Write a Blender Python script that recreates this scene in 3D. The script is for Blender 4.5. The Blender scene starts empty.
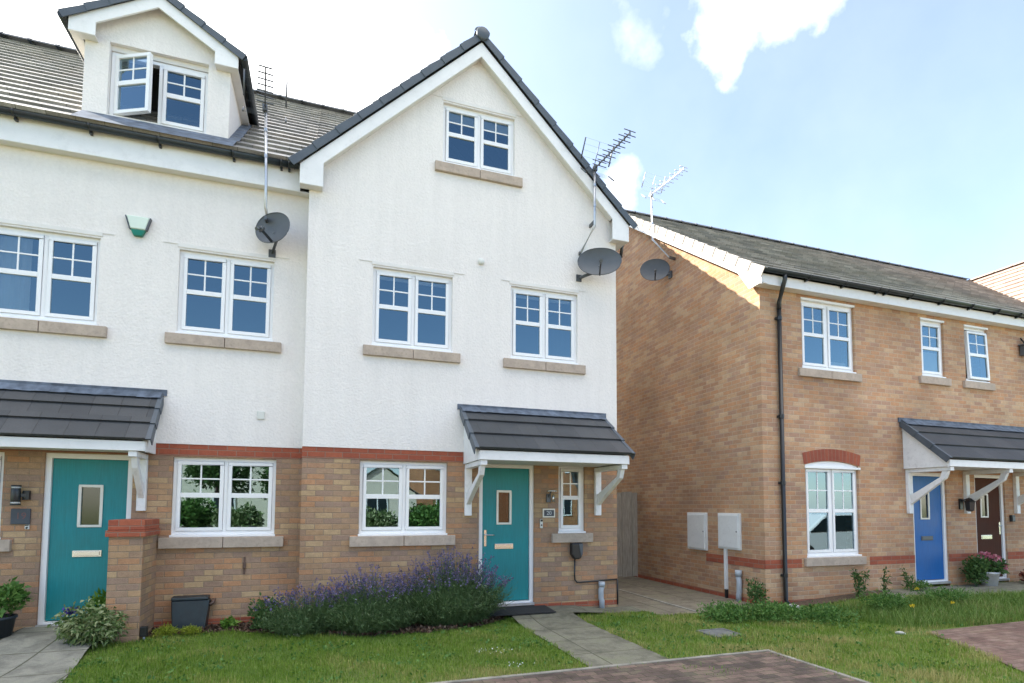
import bpy, bmesh, math, random
import numpy as np
from mathutils import Vector, Matrix
from mathutils.geometry import tessellate_polygon
rng = random.Random(7)
NR = np.random.default_rng(11)
R = math.radians
scene = bpy.context.scene
COL = scene.collection

# ------------------------------------------------------------------ materials
MATS = {}
class NT:
    """small node-tree helper"""
    def __init__(s, mat):
        s.t = mat.node_tree; s.n = s.t.nodes; s.l = s.t.links
    def add(s, kind, **kw):
        n = s.n.new(kind)
        for k, v in kw.items(): setattr(n, k, v)
        return n
    def put(s, sock, v):
        if isinstance(v, bpy.types.NodeSocket): s.l.new(v, sock)
        elif v is not None: sock.default_value = v
    def math(s, op, a, b=None, c=None):
        n = s.add('ShaderNodeMath', operation=op)
        for i, v in enumerate((a, b, c)):
            if v is not None: s.put(n.inputs[i], v)
        return n.outputs[0]
    def mix(s, f, a, b, blend='MIX'):
        n = s.add('ShaderNodeMix', data_type='RGBA', blend_type=blend)
        s.put(n.inputs[0], f); s.put(n.inputs[6], a); s.put(n.inputs[7], b)
        return n.outputs[2]
    def ramp(s, fac, stops, interp='LINEAR'):
        n = s.add('ShaderNodeValToRGB'); cr = n.color_ramp; cr.interpolation = interp
        while len(cr.elements) < len(stops): cr.elements.new(0.5)
        for e, (p, c) in zip(cr.elements, stops):
            e.position = p; e.color = c if len(c) == 4 else (*c, 1)
        s.put(n.inputs[0], fac); return n.outputs[0]
    def noise(s, vec, scale, detail=3.0, rough=0.55, dist=0.0):
        n = s.add('ShaderNodeTexNoise')
        if vec is not None: s.put(n.inputs['Vector'], vec)
        n.inputs['Scale'].default_value = scale; n.inputs['Detail'].default_value = detail
        n.inputs['Roughness'].default_value = rough; n.inputs['Distortion'].default_value = dist
        return n.outputs['Fac']
    def remap(s, v, a, b, c=0.0, d=1.0, smooth=False):
        n = s.add('ShaderNodeMapRange', interpolation_type='SMOOTHSTEP' if smooth else 'LINEAR')
        s.put(n.inputs[0], v)
        for i, x in enumerate((a, b, c, d)): n.inputs[1+i].default_value = x
        return n.outputs[0]
    def bump(s, h, strength=0.3, dist=0.01):
        n = s.add('ShaderNodeBump'); n.inputs['Strength'].default_value = strength
        n.inputs['Distance'].default_value = dist; s.put(n.inputs['Height'], h)
        return n.outputs[0]

def newmat(name):
    m = bpy.data.materials.new(name); m.use_nodes = True
    nt = NT(m); b = m.node_tree.nodes['Principled BSDF']
    MATS[name] = m
    return m, nt, b
def c4(c): return (c[0], c[1], c[2], 1.0)

def plain(name, col, rough=0.5, metal=0.0, var=0.12, vscale=6.0, bump=0.0, bscale=60.0, spec=0.5, dirt=0.0):
    m, nt, b = newmat(name)
    pos = nt.add('ShaderNodeTexCoord').outputs['Object']
    f = nt.noise(pos, vscale, 4)
    k = nt.remap(f, 0.3, 0.7, 1-var, 1+var)
    col_n = nt.mix(1.0, c4(col), k, 'MULTIPLY')
    if dirt:
        g = nt.noise(pos, vscale*3.1, 6, 0.7)
        col_n = nt.mix(nt.remap(g, 0.52, 0.75, 0, dirt), col_n, (0.10, 0.085, 0.06, 1))
    nt.put(b.inputs['Base Color'], col_n)
    b.inputs['Roughness'].default_value = rough; b.inputs['Metallic'].default_value = metal
    b.inputs['Specular IOR Level'].default_value = spec
    nt.put(b.inputs['Roughness'], nt.remap(f, 0.3, 0.7, rough*0.88, min(1, rough*1.12)))
    if bump: nt.put(b.inputs['Normal'], nt.bump(nt.noise(pos, bscale, 4), bump, 0.004))
    return m

def brick_nodes(nt, bw=0.225, bh=0.075, half=True, joint=0.005, seed=0.0, offs=0.5, swap=False):
    uv = nt.add('ShaderNodeUVMap').outputs[0]
    sp = nt.add('ShaderNodeSeparateXYZ'); nt.put(sp.inputs[0], uv)
    u, v = (sp.outputs[1], sp.outputs[0]) if swap else (sp.outputs[0], sp.outputs[1])
    vr = nt.math('DIVIDE', v, bh); row = nt.math('FLOOR', vr); fv = nt.math('FRACT', vr)
    par = nt.math('FLOORED_MODULO', row, 2.0)
    ur = nt.math('ADD', nt.math('DIVIDE', u, bw), nt.math('MULTIPLY', par, offs if half else 0.0))
    colm = nt.math('FLOOR', ur); fu = nt.math('FRACT', ur)
    du = nt.math('MULTIPLY', nt.math('MINIMUM', fu, nt.math('SUBTRACT', 1.0, fu)), bw)
    dv = nt.math('MULTIPLY', nt.math('MINIMUM', fv, nt.math('SUBTRACT', 1.0, fv)), bh)
    d = nt.math('MINIMUM', du, dv)
    cv = nt.add('ShaderNodeCombineXYZ'); nt.put(cv.inputs[0], colm); nt.put(cv.inputs[1], row); cv.inputs[2].default_value = seed
    wn = nt.add('ShaderNodeTexWhiteNoise', noise_dimensions='3D'); nt.put(wn.inputs['Vector'], cv.outputs[0])
    return uv, d, wn.outputs['Value'], wn.outputs['Color'], joint

def brick_mat(name, palette, mortar, seed=0.0, bw=0.225, bh=0.075, joint=0.0055, rough=0.85, grime=0.25, spread=0.72):
    m, nt, b = newmat(name)
    uv, d, rnd, rcol, j = brick_nodes(nt, bw, bh, seed=seed, joint=joint)
    avg = [sum(c[i] for c in palette)/len(palette) for i in range(3)]
    stops = [(i/len(palette), tuple(avg[j]+(c[j]-avg[j])*spread for j in range(3))) for i, c in enumerate(palette)]
    bc = nt.ramp(rnd, stops, 'CONSTANT')
    fine = nt.noise(uv, 90.0, 4, 0.7)
    mid = nt.noise(uv, 16.0, 3)
    bc = nt.mix(1.0, bc, nt.remap(fine, 0.3, 0.7, 0.78, 1.2), 'MULTIPLY')
    bc = nt.mix(1.0, bc, nt.remap(mid, 0.3, 0.7, 0.9, 1.1), 'MULTIPLY')
    wob = nt.math('ADD', d, nt.math('MULTIPLY', nt.math('SUBTRACT', fine, 0.5), 0.004))
    mask = nt.remap(wob, j*0.55, j*1.25, 0, 1, True)
    mc = nt.mix(1.0, c4(mortar), nt.remap(fine, 0.3, 0.7, 0.8, 1.15), 'MULTIPLY')
    c = nt.mix(mask, mc, bc)
    big = nt.noise(uv, 0.9, 5, 0.6)
    c = nt.mix(1.0, c, nt.remap(big, 0.3, 0.7, 1-grime, 1+grime*0.6), 'MULTIPLY')
    nt.put(b.inputs['Base Color'], c)
    b.inputs['Roughness'].default_value = rough; b.inputs['Specular IOR Level'].default_value = 0.25
    h = nt.math('ADD', mask, nt.math('MULTIPLY', fine, 0.35))
    nt.put(b.inputs['Normal'], nt.bump(h, 0.7, 0.006))
    return m

# buff brick mixture of the rendered houses, warmer one for the brick house, red for bands
brick_mat('buff_brick', [(0.39,0.25,0.145),(0.35,0.23,0.155),(0.44,0.28,0.155),(0.40,0.225,0.135),(0.31,0.21,0.155),(0.49,0.345,0.195),(0.46,0.24,0.125),(0.37,0.245,0.16),(0.32,0.22,0.165)], (0.32,0.235,0.16), 1.0, spread=0.78)
brick_mat('tan_brick', [(0.50,0.295,0.165),(0.44,0.26,0.155),(0.55,0.355,0.205),(0.50,0.27,0.145),(0.38,0.23,0.165),(0.57,0.40,0.25),(0.52,0.27,0.135),(0.41,0.225,0.135),(0.45,0.285,0.195)], (0.50,0.385,0.275), 5.0, spread=0.66, joint=0.006)
brick_mat('red_brick', [(0.36,0.10,0.055),(0.31,0.085,0.05),(0.40,0.12,0.065),(0.34,0.09,0.05)], (0.30,0.18,0.13), 9.0, grime=0.15)
brick_mat('red_soldier', [(0.34,0.095,0.055),(0.29,0.08,0.05),(0.38,0.11,0.06)], (0.30,0.17,0.12), 3.0, bw=0.075, bh=0.4, grime=0.1)
brick_mat('far_brick', [(0.42,0.19,0.09),(0.46,0.22,0.10),(0.37,0.16,0.08)], (0.38,0.28,0.19), 15.0)

def render_mat():
    m, nt, b = newmat('white_render')
    pos = nt.add('ShaderNodeTexCoord').outputs['Object']
    st = nt.noise(pos, 30.0, 5, 0.62); big = nt.noise(pos, 0.8, 5, 0.6)
    mp = nt.add('ShaderNodeMapping'); nt.put(mp.inputs[0], pos); mp.inputs['Scale'].default_value = (6, 6, 0.5)
    streak = nt.noise(mp.outputs[0], 1.0, 4, 0.6)
    c = nt.mix(1.0, (0.82,0.782,0.74,1), nt.remap(big, 0.3, 0.7, 0.965, 1.02), 'MULTIPLY')
    c = nt.mix(1.0, c, nt.remap(streak, 0.35, 0.75, 1.01, 0.955), 'MULTIPLY')
    c = nt.mix(1.0, c, nt.remap(st, 0.3, 0.7, 0.95, 1.02), 'MULTIPLY')
    nt.put(b.inputs['Base Color'], c); b.inputs['Roughness'].default_value = 0.92; b.inputs['Specular IOR Level'].default_value = 0.2
    v = nt.add('ShaderNodeTexVoronoi'); v.inputs['Scale'].default_value = 34.0; nt.put(v.inputs['Vector'], pos)
    h = nt.math('ADD', st, nt.math('MULTIPLY', v.outputs['Distance'], -0.5))
    nt.put(b.inputs['Normal'], nt.bump(h, 0.42, 0.014))
render_mat()

def tile_mat(name, cols, tw, gauge, rough, streak=0.3, joint=0.004, moss=0.0, spec=0.5):
    m, nt, b = newmat(name)
    uv, d, rnd, rcol, j = brick_nodes(nt, tw, gauge, joint=joint, seed=2.0)
    stops = [(i/len(cols), c) for i, c in enumerate(cols)]
    c = nt.ramp(rnd, stops, 'CONSTANT')
    fine = nt.noise(uv, 45.0, 5, 0.7); big = nt.noise(uv, 1.6, 5, 0.65)
    c = nt.mix(1.0, c, nt.remap(fine, 0.3, 0.7, 0.75, 1.25), 'MULTIPLY')
    c = nt.mix(1.0, c, nt.remap(big, 0.3, 0.7, 1-streak, 1+streak), 'MULTIPLY')
    sp = nt.add('ShaderNodeSeparateXYZ'); nt.put(sp.inputs[0], uv)
    fu = nt.math('FRACT', nt.math('ADD', nt.math('DIVIDE', sp.outputs[0], tw), nt.math('MULTIPLY', nt.math('FLOORED_MODULO', nt.math('FLOOR', nt.math('DIVIDE', sp.outputs[1], gauge)), 2.0), 0.5)))
    du = nt.math('MULTIPLY', nt.math('MINIMUM', fu, nt.math('SUBTRACT', 1.0, fu)), tw)
    mask = nt.remap(du, joint*0.4, joint*1.2, 0, 1, True)
    c = nt.mix(mask, (0.02,0.02,0.022,1), c)
    if moss:
        g = nt.noise(uv, 6.0, 6, 0.75)
        c = nt.mix(nt.remap(g, 0.55, 0.75, 0, moss), c, (0.16,0.15,0.10,1))
    nt.put(b.inputs['Base Color'], c)
    nt.put(b.inputs['Roughness'], nt.remap(fine, 0.3, 0.7, rough*0.85, min(1.0, rough*1.15)))
    nt.put(b.inputs['Normal'], nt.bump(nt.math('ADD', mask, nt.math('MULTIPLY', fine, 0.4)), 0.5, 0.006))
    b.inputs['Specular IOR Level'].default_value = spec
    return m
tile_mat('roof_tile', [(0.22,0.215,0.20),(0.29,0.275,0.25),(0.18,0.176,0.168),(0.25,0.232,0.21),(0.20,0.19,0.17)], 0.30, 0.345, 0.42, 0.30, moss=0.18, spec=1.0)
tile_mat('canopy_tile', [(0.039,0.044,0.05),(0.046,0.05,0.055),(0.034,0.039,0.045)], 0.30, 0.36, 0.55, 0.2)
tile_mat('sunlit_tile', [(0.33,0.24,0.19),(0.36,0.26,0.21),(0.30,0.22,0.18)], 0.30, 0.345, 0.65, 0.2)  # brown-red tile, made paler and pinker to hold the sun glare
plain('verge_tile', (0.07,0.088,0.108), 0.5, var=0.15, bump=0.2)
plain('pale_verge', (0.36,0.33,0.30), 0.7, var=0.12, bump=0.2)
plain('ridge_tile', (0.10,0.11,0.125), 0.55, var=0.2, bump=0.25)
plain('upvc', (0.83,0.835,0.83), 0.32, var=0.02, vscale=2.0)
plain('white_board', (0.80,0.80,0.79), 0.45, var=0.05, vscale=3.0, dirt=0.12)
plain('white_timber', (0.78,0.78,0.77), 0.5, var=0.06, vscale=5.0, dirt=0.25, bump=0.1)
plain('soffit_board', (0.72,0.70,0.66), 0.6, var=0.05)
plain('cream_frame', (0.78,0.75,0.66), 0.4, var=0.03)
plain('cast_stone', (0.44,0.36,0.29), 0.9, var=0.14, vscale=9.0, bump=0.35, bscale=110, dirt=0.35)
plain('black_plastic', (0.018,0.02,0.022), 0.35, var=0.15)
plain('gutter_black', (0.022,0.03,0.034), 0.4, var=0.2)
plain('lead', (0.115,0.138,0.175), 0.8, var=0.4, vscale=9.0, bump=0.35, bscale=25, spec=0.2)
plain('dish_grey', (0.085,0.095,0.105), 0.5, var=0.12)
plain('galvanised', (0.52,0.53,0.55), 0.38, metal=0.75, var=0.12, vscale=14)
plain('dark_metal', (0.11,0.12,0.13), 0.45, metal=0.4, var=0.15)
plain('chrome', (0.70,0.69,0.66), 0.25, metal=0.9, var=0.05)
plain('pale_plastic', (0.66,0.67,0.62), 0.45, var=0.06, dirt=0.2)
plain('meter_white', (0.70,0.71,0.70), 0.5, var=0.05, vscale=5, dirt=0.15)
plain('slate', (0.055,0.065,0.08), 0.5, var=0.2)
plain('gas_box', (0.012,0.022,0.027), 0.38, var=0.3, vscale=12)
plain('alarm_white', (0.66,0.76,0.66), 0.45, var=0.03)
plain('alarm_green', (0.0,0.17,0.105), 0.35, var=0.05)
plain('copper_brown', (0.10,0.06,0.045), 0.5, var=0.2)
plain('pipe_grey', (0.42,0.46,0.50), 0.42, var=0.12, dirt=0.15)
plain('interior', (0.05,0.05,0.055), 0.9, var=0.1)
plain('curtain', (0.75,0.76,0.78), 0.9, var=0.05)
plain('blind', (0.70,0.70,0.70), 0.8, var=0.04)
plain('mat_rubber', (0.022,0.023,0.024), 0.9, var=0.4, vscale=60, bump=0.8, bscale=180)
plain('iron_cover', (0.13,0.135,0.13), 0.7, var=0.3, vscale=20, bump=0.5, bscale=80)
plain('pot_white', (0.70,0.73,0.77), 0.45, var=0.06, dirt=0.2)
plain('pot_dark', (0.025,0.035,0.045), 0.5, var=0.2)
plain('car_white', (0.75,0.76,0.78), 0.2, var=0.01)
plain('tyre', (0.02,0.02,0.02), 0.8)
plain('stone_pale', (0.52,0.50,0.46), 0.85, var=0.2, vscale=12, bump=0.4)
plain('far_cream', (0.72,0.66,0.54), 0.85, var=0.05)
plain('lens_grey', (0.5,0.5,0.48), 0.2, var=0.02)

def wood_door(name, col, rough=0.42, grain=0.12, spec=0.35):
    m, nt, b = newmat(name)
    pos = nt.add('ShaderNodeTexCoord').outputs['Object']
    mp = nt.add('ShaderNodeMapping'); nt.put(mp.inputs[0], pos); mp.inputs['Scale'].default_value = (90, 90, 4)
    g = nt.noise(mp.outputs[0], 1.0, 4, 0.65, 0.3)
    big = nt.noise(pos, 2.5, 3)
    c = nt.mix(1.0, c4(col), nt.remap(g, 0.3, 0.7, 1-grain, 1+grain), 'MULTIPLY')
    c = nt.mix(1.0, c, nt.remap(big, 0.3, 0.7, 0.93, 1.07), 'MULTIPLY')
    nt.put(b.inputs['Base Color'], c); b.inputs['Specular IOR Level'].default_value = spec
    nt.put(b.inputs['Roughness'], nt.remap(big, 0.3, 0.7, rough*0.8, min(1.0, rough*1.3)))
    nt.put(b.inputs['Normal'], nt.bump(g, 0.35, 0.003))
wood_door('teal_door', (0.016,0.235,0.25))
wood_door('blue_door', (0.010,0.12,0.37))
wood_door('brown_door', (0.085,0.038,0.026), 0.7, spec=0.06)
wood_door('old_timber', (0.36,0.325,0.265), 0.85, 0.4)

def glass_mat(name, tint, ior=1.9, trans=(0.55,0.62,0.66), rough=0.0):
    m = bpy.data.materials.new(name); m.use_nodes = True; MATS[name] = m
    nt = NT(m); n = nt.n; n.remove(n['Principled BSDF']); out = n['Material Output']
    tr = nt.add('ShaderNodeBsdfTransparent'); tr.inputs[0].default_value = c4(trans)
    gl = nt.add('ShaderNodeBsdfGlossy'); gl.inputs['Roughness'].default_value = rough; gl.inputs[0].default_value = c4(tint)
    pos = nt.add('ShaderNodeTexCoord').outputs['Object']
    nt.put(gl.inputs['Normal'], nt.bump(nt.noise(pos, 1.3, 2), 0.05, 0.03))
    fr = nt.add('ShaderNodeFresnel'); fr.inputs[0].default_value = ior
    mx = nt.add('ShaderNodeMixShader'); nt.put(mx.inputs[0], fr.outputs[0])
    nt.put(mx.inputs[1], tr.outputs[0]); nt.put(mx.inputs[2], gl.outputs[0]); nt.put(out.inputs[0], mx.outputs[0])
glass_mat('window_glass', (0.60,0.86,1.0), 2.6, trans=(0.72,0.78,0.8))  # blue of the mirrored sky put into the gloss tint
glass_mat('obscure_glass', (0.95,0.95,0.9), 1.8, (0.35,0.33,0.25), 0.12)

def leaf_mat(name, a, b_, c=None, trans=0.25, rough=0.55):
    m, nt, b = newmat(name)
    at = nt.add('ShaderNodeAttribute', attribute_name='tint').outputs['Fac']
    stops = [(0.0, a), (0.6, b_)] + ([(1.0, c)] if c else [])
    col = nt.ramp(at, stops)
    nt.put(b.inputs['Base Color'], col); b.inputs['Roughness'].default_value = rough; b.inputs['Specular IOR Level'].default_value = 0.3
    tl = nt.add('ShaderNodeBsdfTranslucent'); nt.put(tl.inputs[0], col)
    mx = nt.add('ShaderNodeMixShader'); mx.inputs[0].default_value = trans
    nt.put(mx.inputs[1], b.outputs[0]); nt.put(mx.inputs[2], tl.outputs[0])
    nt.put(nt.n['Material Output'].inputs[0], mx.outputs[0])
leaf_mat('grass_blade', (0.11,0.20,0.02), (0.195,0.295,0.035), (0.40,0.36,0.13))
leaf_mat('long_grass', (0.10,0.18,0.03), (0.17,0.27,0.055), (0.36,0.34,0.14))
leaf_mat('weed_leaf', (0.055,0.14,0.028), (0.095,0.20,0.04), (0.15,0.26,0.06))
leaf_mat('dark_leaf', (0.04,0.095,0.025), (0.07,0.14,0.035), (0.11,0.18,0.05))
leaf_mat('lavender_leaf', (0.07,0.125,0.045), (0.10,0.17,0.065), (0.15,0.21,0.10))
leaf_mat('lavender_bloom', (0.095,0.08,0.165), (0.14,0.115,0.24), (0.23,0.20,0.32), 0.15)
leaf_mat('variegated_leaf', (0.06,0.12,0.03), (0.17,0.235,0.085), (0.42,0.45,0.25))
leaf_mat('lime_leaf', (0.18,0.24,0.02), (0.27,0.33,0.03), (0.36,0.40,0.06))
leaf_mat('fresh_leaf', (0.07,0.17,0.02), (0.11,0.23,0.03), (0.17,0.29,0.05))
leaf_mat('pink_petal', (0.50,0.14,0.20), (0.58,0.22,0.28), (0.70,0.42,0.42), 0.2)
leaf_mat('yellow_petal', (0.62,0.45,0.02), (0.70,0.52,0.03), (0.75,0.6,0.06), 0.2)
leaf_mat('purple_petal', (0.05,0.03,0.20), (0.08,0.04,0.28), None, 0.1)
leaf_mat('orange_petal', (0.70,0.20,0.03), (0.75,0.28,0.05), None, 0.15)
leaf_mat('russet_leaf', (0.10,0.025,0.018), (0.16,0.04,0.025), (0.22,0.07,0.03))
leaf_mat('white_petal', (0.7,0.7,0.68), (0.75,0.75,0.72), None, 0.15)
leaf_mat('bark_chip', (0.055,0.030,0.020), (0.10,0.058,0.038), (0.24,0.17,0.12), 0.0, 0.9)

def ground_mat(name, a, b_, c, scale=7.0, rough=0.95, bump=0.6, bscale=70):
    m, nt, bs = newmat(name)
    pos = nt.add('ShaderNodeTexCoord').outputs['Object']
    f = nt.noise(pos, scale, 6, 0.65); g = nt.noise(pos, bscale, 4, 0.7); h = nt.noise(pos, 0.9, 4, 0.6)
    col = nt.mix(nt.remap(f, 0.35, 0.65), c4(a), c4(b_))
    col = nt.mix(nt.remap(h, 0.5, 0.72), col, c4(c))
    col = nt.mix(1.0, col, nt.remap(g, 0.3, 0.7, 0.6, 1.35), 'MULTIPLY')
    nt.put(bs.inputs['Base Color'], col); bs.inputs['Roughness'].default_value = rough; bs.inputs['Specular IOR Level'].default_value = 0.2
    nt.put(bs.inputs['Normal'], nt.bump(g, bump, 0.02))
ground_mat('turf', (0.085,0.14,0.028), (0.13,0.19,0.04), (0.20,0.19,0.075))
ground_mat('earth', (0.075,0.052,0.036), (0.12,0.085,0.058), (0.10,0.07,0.05), 12)
ground_mat('bounce_paving', (0.24,0.20,0.175), (0.28,0.24,0.21), (0.22,0.19,0.17), 30)  # block paved road out of view, lightened to bounce light onto the walls

def slab_mat(name, a, b_, sw, sh, joint, moss, half=False, stain=0.35, jcol=(0.085,0.085,0.055), swap=False, seed=0.0):
    m, nt, bs = newmat(name)
    uv, d, rnd, rcol, j = brick_nodes(nt, sw, sh, half=half, joint=joint, swap=swap, seed=seed)
    c = nt.mix(rnd, c4(a), c4(b_))
    fine = nt.noise(uv, 120, 4, 0.75); f2 = nt.noise(uv, 18, 6, 0.7); big = nt.noise(uv, 2.2, 6, 0.65)
    c = nt.mix(1.0, c, nt.remap(fine, 0.3, 0.7, 0.72, 1.28), 'MULTIPLY')
    c = nt.mix(1.0, c, nt.remap(big, 0.3, 0.7, 1-stain, 1+stain*0.6), 'MULTIPLY')
    blot = nt.noise(uv, 5.5, 6, 0.7, 0.6)
    c = nt.mix(1.0, c, nt.remap(blot, 0.36, 0.66, 0.72, 1.22), 'MULTIPLY')
    c = nt.mix(nt.remap(f2, 0.48, 0.74, 0, moss), c, (0.085,0.10,0.04,1))
    c = nt.mix(nt.remap(nt.math('MULTIPLY', blot, big), 0.27, 0.40, 0, moss*1.3), c, (0.10,0.12,0.05,1))
    wob = nt.math('ADD', d, nt.math('MULTIPLY', nt.math('SUBTRACT', f2, 0.5), joint*1.2))
    mask = nt.remap(wob, joint*0.5, joint*1.4, 0, 1, True)
    c = nt.mix(mask, c4(jcol), c)
    nt.put(bs.inputs['Base Color'], c); bs.inputs['Roughness'].default_value = 0.9; bs.inputs['Specular IOR Level'].default_value = 0.25
    nt.put(bs.inputs['Normal'], nt.bump(nt.math('ADD', mask, nt.math('MULTIPLY', fine, 0.5)), 0.6, 0.008))
slab_mat('path_slab', (0.185,0.178,0.135), (0.225,0.215,0.165), 0.93, 0.60, 0.007, 0.45)
slab_mat('left_slab', (0.255,0.25,0.21), (0.285,0.275,0.235), 0.55, 0.75, 0.008, 0.25)
slab_mat('side_slab', (0.21,0.18,0.135), (0.245,0.21,0.16), 1.0, 0.9, 0.010, 0.5)
slab_mat('block_paving', (0.095,0.073,0.065), (0.21,0.145,0.12), 0.20, 0.10, 0.004, 0.4, half=True, stain=0.45, jcol=(0.06,0.06,0.035))
slab_mat('red_paving', (0.19,0.115,0.095), (0.26,0.175,0.145), 0.20, 0.10, 0.004, 0.3, half=True, stain=0.5, jcol=(0.09,0.075,0.05), seed=4.0)
plain('edging', (0.25,0.235,0.195), 0.9, var=0.3, vscale=5, bump=0.4, dirt=0.4)

# ------------------------------------------------------------------ mesh builder
class MB:
    def __init__(s): s.v = []; s.f = []; s.uv = []; s.sm = []
    def face(s, pts, uv=None, smooth=False):
        i = len(s.v); s.v += [tuple(p) for p in pts]; s.f.append(list(range(i, i+len(pts))))
        if uv is None:
            a = Vector(pts[0]); n = Vector((0,0,0))
            for k in range(1, len(pts)-1): n += (Vector(pts[k])-a).cross(Vector(pts[k+1])-a)
            ax = [abs(x) for x in n]
            if ax[2] >= max(ax[0], ax[1]): uv = [(p[0], p[1]) for p in pts]
            elif ax[1] >= ax[0]: uv = [(p[0], p[2]) for p in pts]
            else: uv = [(p[1], p[2]) for p in pts]
        s.uv.append(uv); s.sm.append(smooth); return s
    def box(s, x0, x1, y0, y1, z0, z1, skip=''):
        x0, x1 = min(x0,x1), max(x0,x1); y0, y1 = min(y0,y1), max(y0,y1); z0, z1 = min(z0,z1), max(z0,z1)
        F = {'f':[(x0,y0,z0),(x1,y0,z0),(x1,y0,z1),(x0,y0,z1)], 'b':[(x1,y1,z0),(x0,y1,z0),(x0,y1,z1),(x1,y1,z1)],
             'l':[(x0,y1,z0),(x0,y0,z0),(x0,y0,z1),(x0,y1,z1)], 'r':[(x1,y0,z0),(x1,y1,z0),(x1,y1,z1),(x1,y0,z1)],
             't':[(x0,y0,z1),(x1,y0,z1),(x1,y1,z1),(x0,y1,z1)], 'd':[(x0,y1,z0),(x1,y1,z0),(x1,y0,z0),(x0,y0,z0)]}
        for k, p in F.items():
            if k not in skip: s.face(p)
        return s
    def bar(s, a, b, w, h, up=(0,0,1)):
        """rectangular bar from a to b"""
        a = Vector(a); b = Vector(b); t = (b-a).normalized(); u = Vector(up)
        r = t.cross(u)
        if r.length < 1e-4: r = t.cross(Vector((0,1,0)))
        r.normalize(); u = r.cross(t)
        q = [(-w/2,-h/2),(w/2,-h/2),(w/2,h/2),(-w/2,h/2)]
        A = [a+r*x+u*y for x, y in q]; B = [b+r*x+u*y for x, y in q]
        for k in range(4): s.face([A[k], B[k], B[(k+1)%4], A[(k+1)%4]][::-1])
        s.face(A); s.face(B[::-1]); return s
    def prism(s, poly, axis, a, b):
        """poly: 2-D points; axis 'x','y','z' = extrusion axis from a to b"""
        def P(p, t):
            return {'x':(t,p[0],p[1]), 'y':(p[0],t,p[1]), 'z':(p[0],p[1],t)}[axis]
        A = [P(p,a) for p in poly]; B = [P(p,b) for p in poly]
        s.face(A); s.face(B[::-1])
        for k in range(len(poly)): s.face([A[k], B[k], B[(k+1)%len(poly)], A[(k+1)%len(poly)]])
        return s
    def tube(s, pts, r, n=8, smooth=True, caps=True):
        pts = [Vector(p) for p in pts]; rings = []
        rr = r if isinstance(r, (list,tuple)) else [r]*len(pts)
        for i, p in enumerate(pts):
            t = (pts[min(i+1,len(pts)-1)]-pts[max(i-1,0)]).normalized()
            u = t.cross(Vector((0.13,0.07,1)) if abs(t.z) < 0.9 else Vector((1,0.1,0))).normalized(); w = t.cross(u)
            rings.append([p+(u*math.cos(2*math.pi*k/n)+w*math.sin(2*math.pi*k/n))*rr[i] for k in range(n)])
        for i in range(len(rings)-1):
            for k in range(n):
                s.face([rings[i][k], rings[i+1][k], rings[i+1][(k+1)%n], rings[i][(k+1)%n]], smooth=smooth)
        if caps: s.face(rings[0]); s.face(rings[-1][::-1])
        return s
    def lathe(s, prof, c, n=20, axis=(0,0,1), sx=1.0, sy=1.0, smooth=True):
        ax = Vector(axis).normalized(); u = ax.cross(Vector((0,0,1)) if abs(ax.z) < 0.9 else Vector((1,0,0))).normalized(); w = ax.cross(u)
        c = Vector(c)
        rings = [[c+ax*h+(u*math.cos(2*math.pi*k/n)*sx+w*math.sin(2*math.pi*k/n)*sy)*r for k in range(n)] for r, h in prof]
        for i in range(len(rings)-1):
            for k in range(n): s.face([rings[i][k], rings[i][(k+1)%n], rings[i+1][(k+1)%n], rings[i+1][k]], smooth=smooth)
        return s
    def wall(s, outer, holes, y0, y1, axis='y', reveal_holes=True):
        """flat wall with openings; outer / holes are 2-D polygons; y0 = outer face, y1 = inner face"""
        def P(p, t): return (p[0], t, p[1]) if axis == 'y' else (t, p[0], p[1])
        polys = [outer]+holes; flat = [p for q in polys for p in q]
        tris = tessellate_polygon([[Vector((p[0],p[1],0)) for p in q] for q in polys])
        for t in (y0, y1):
            for tr in tris:
                s.face([P(flat[i], t) for i in tr], uv=[tuple(flat[i]) for i in tr])
        for q in polys:
            for k in range(len(q)):
                a, b = q[k], q[(k+1)%len(q)]
                pts = [P(a,y0), P(b,y0), P(b,y1), P(a,y1)]
                if abs(a[0]-b[0]) > abs(a[1]-b[1]): uv = [(a[0],a[1]),(b[0],b[1]),(b[0],b[1]+abs(y1-y0)),(a[0],a[1]+abs(y1-y0))]
                else: uv = [(a[0],a[1]),(b[0],b[1]),(b[0]+abs(y1-y0),b[1]),(a[0]+abs(y1-y0),a[1])]
                s.face(pts, uv=uv)
        return s
    def build_each(s, name, mat, parent=None, **kw):
        """every unconnected piece becomes an object of its own"""
        key = lambda p: (round(p[0],4), round(p[1],4), round(p[2],4))
        up = {}
        def find(a):
            while up.setdefault(a, a) != a: a = up[a]
            return a
        for f in s.f:
            k0 = find(key(s.v[f[0]]))
            for i in f[1:]: up[find(key(s.v[i]))] = k0
        parts = {}
        for f, uv, sm_ in zip(s.f, s.uv, s.sm):
            parts.setdefault(find(key(s.v[f[0]])), MB()).face([s.v[i] for i in f], uv, sm_)
        return [m.build(name, mat, parent, **kw) for m in parts.values()]
    def build(s, name, mat, parent=None, bevel=0.0, recalc=True, loc=None):
        root = parent
        off = Vector((0,0,0))
        p = parent
        while p is not None:
            off += p.location; p = p.parent
        o_loc = Vector(loc) if loc is not None else Vector((0,0,0))
        base = off+o_loc if parent is not None else o_loc
        me = bpy.data.meshes.new(name)
        me.from_pydata([(x-base.x, y-base.y, z-base.z) for x, y, z in s.v], [], s.f)
        uvl = me.uv_layers.new(name='UVMap')
        flat = [c for q in s.uv for p_ in q for c in p_]
        uvl.data.foreach_set('uv', flat)
        me.polygons.foreach_set('use_smooth', s.sm)
        bm = bmesh.new(); bm.from_mesh(me)
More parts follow.
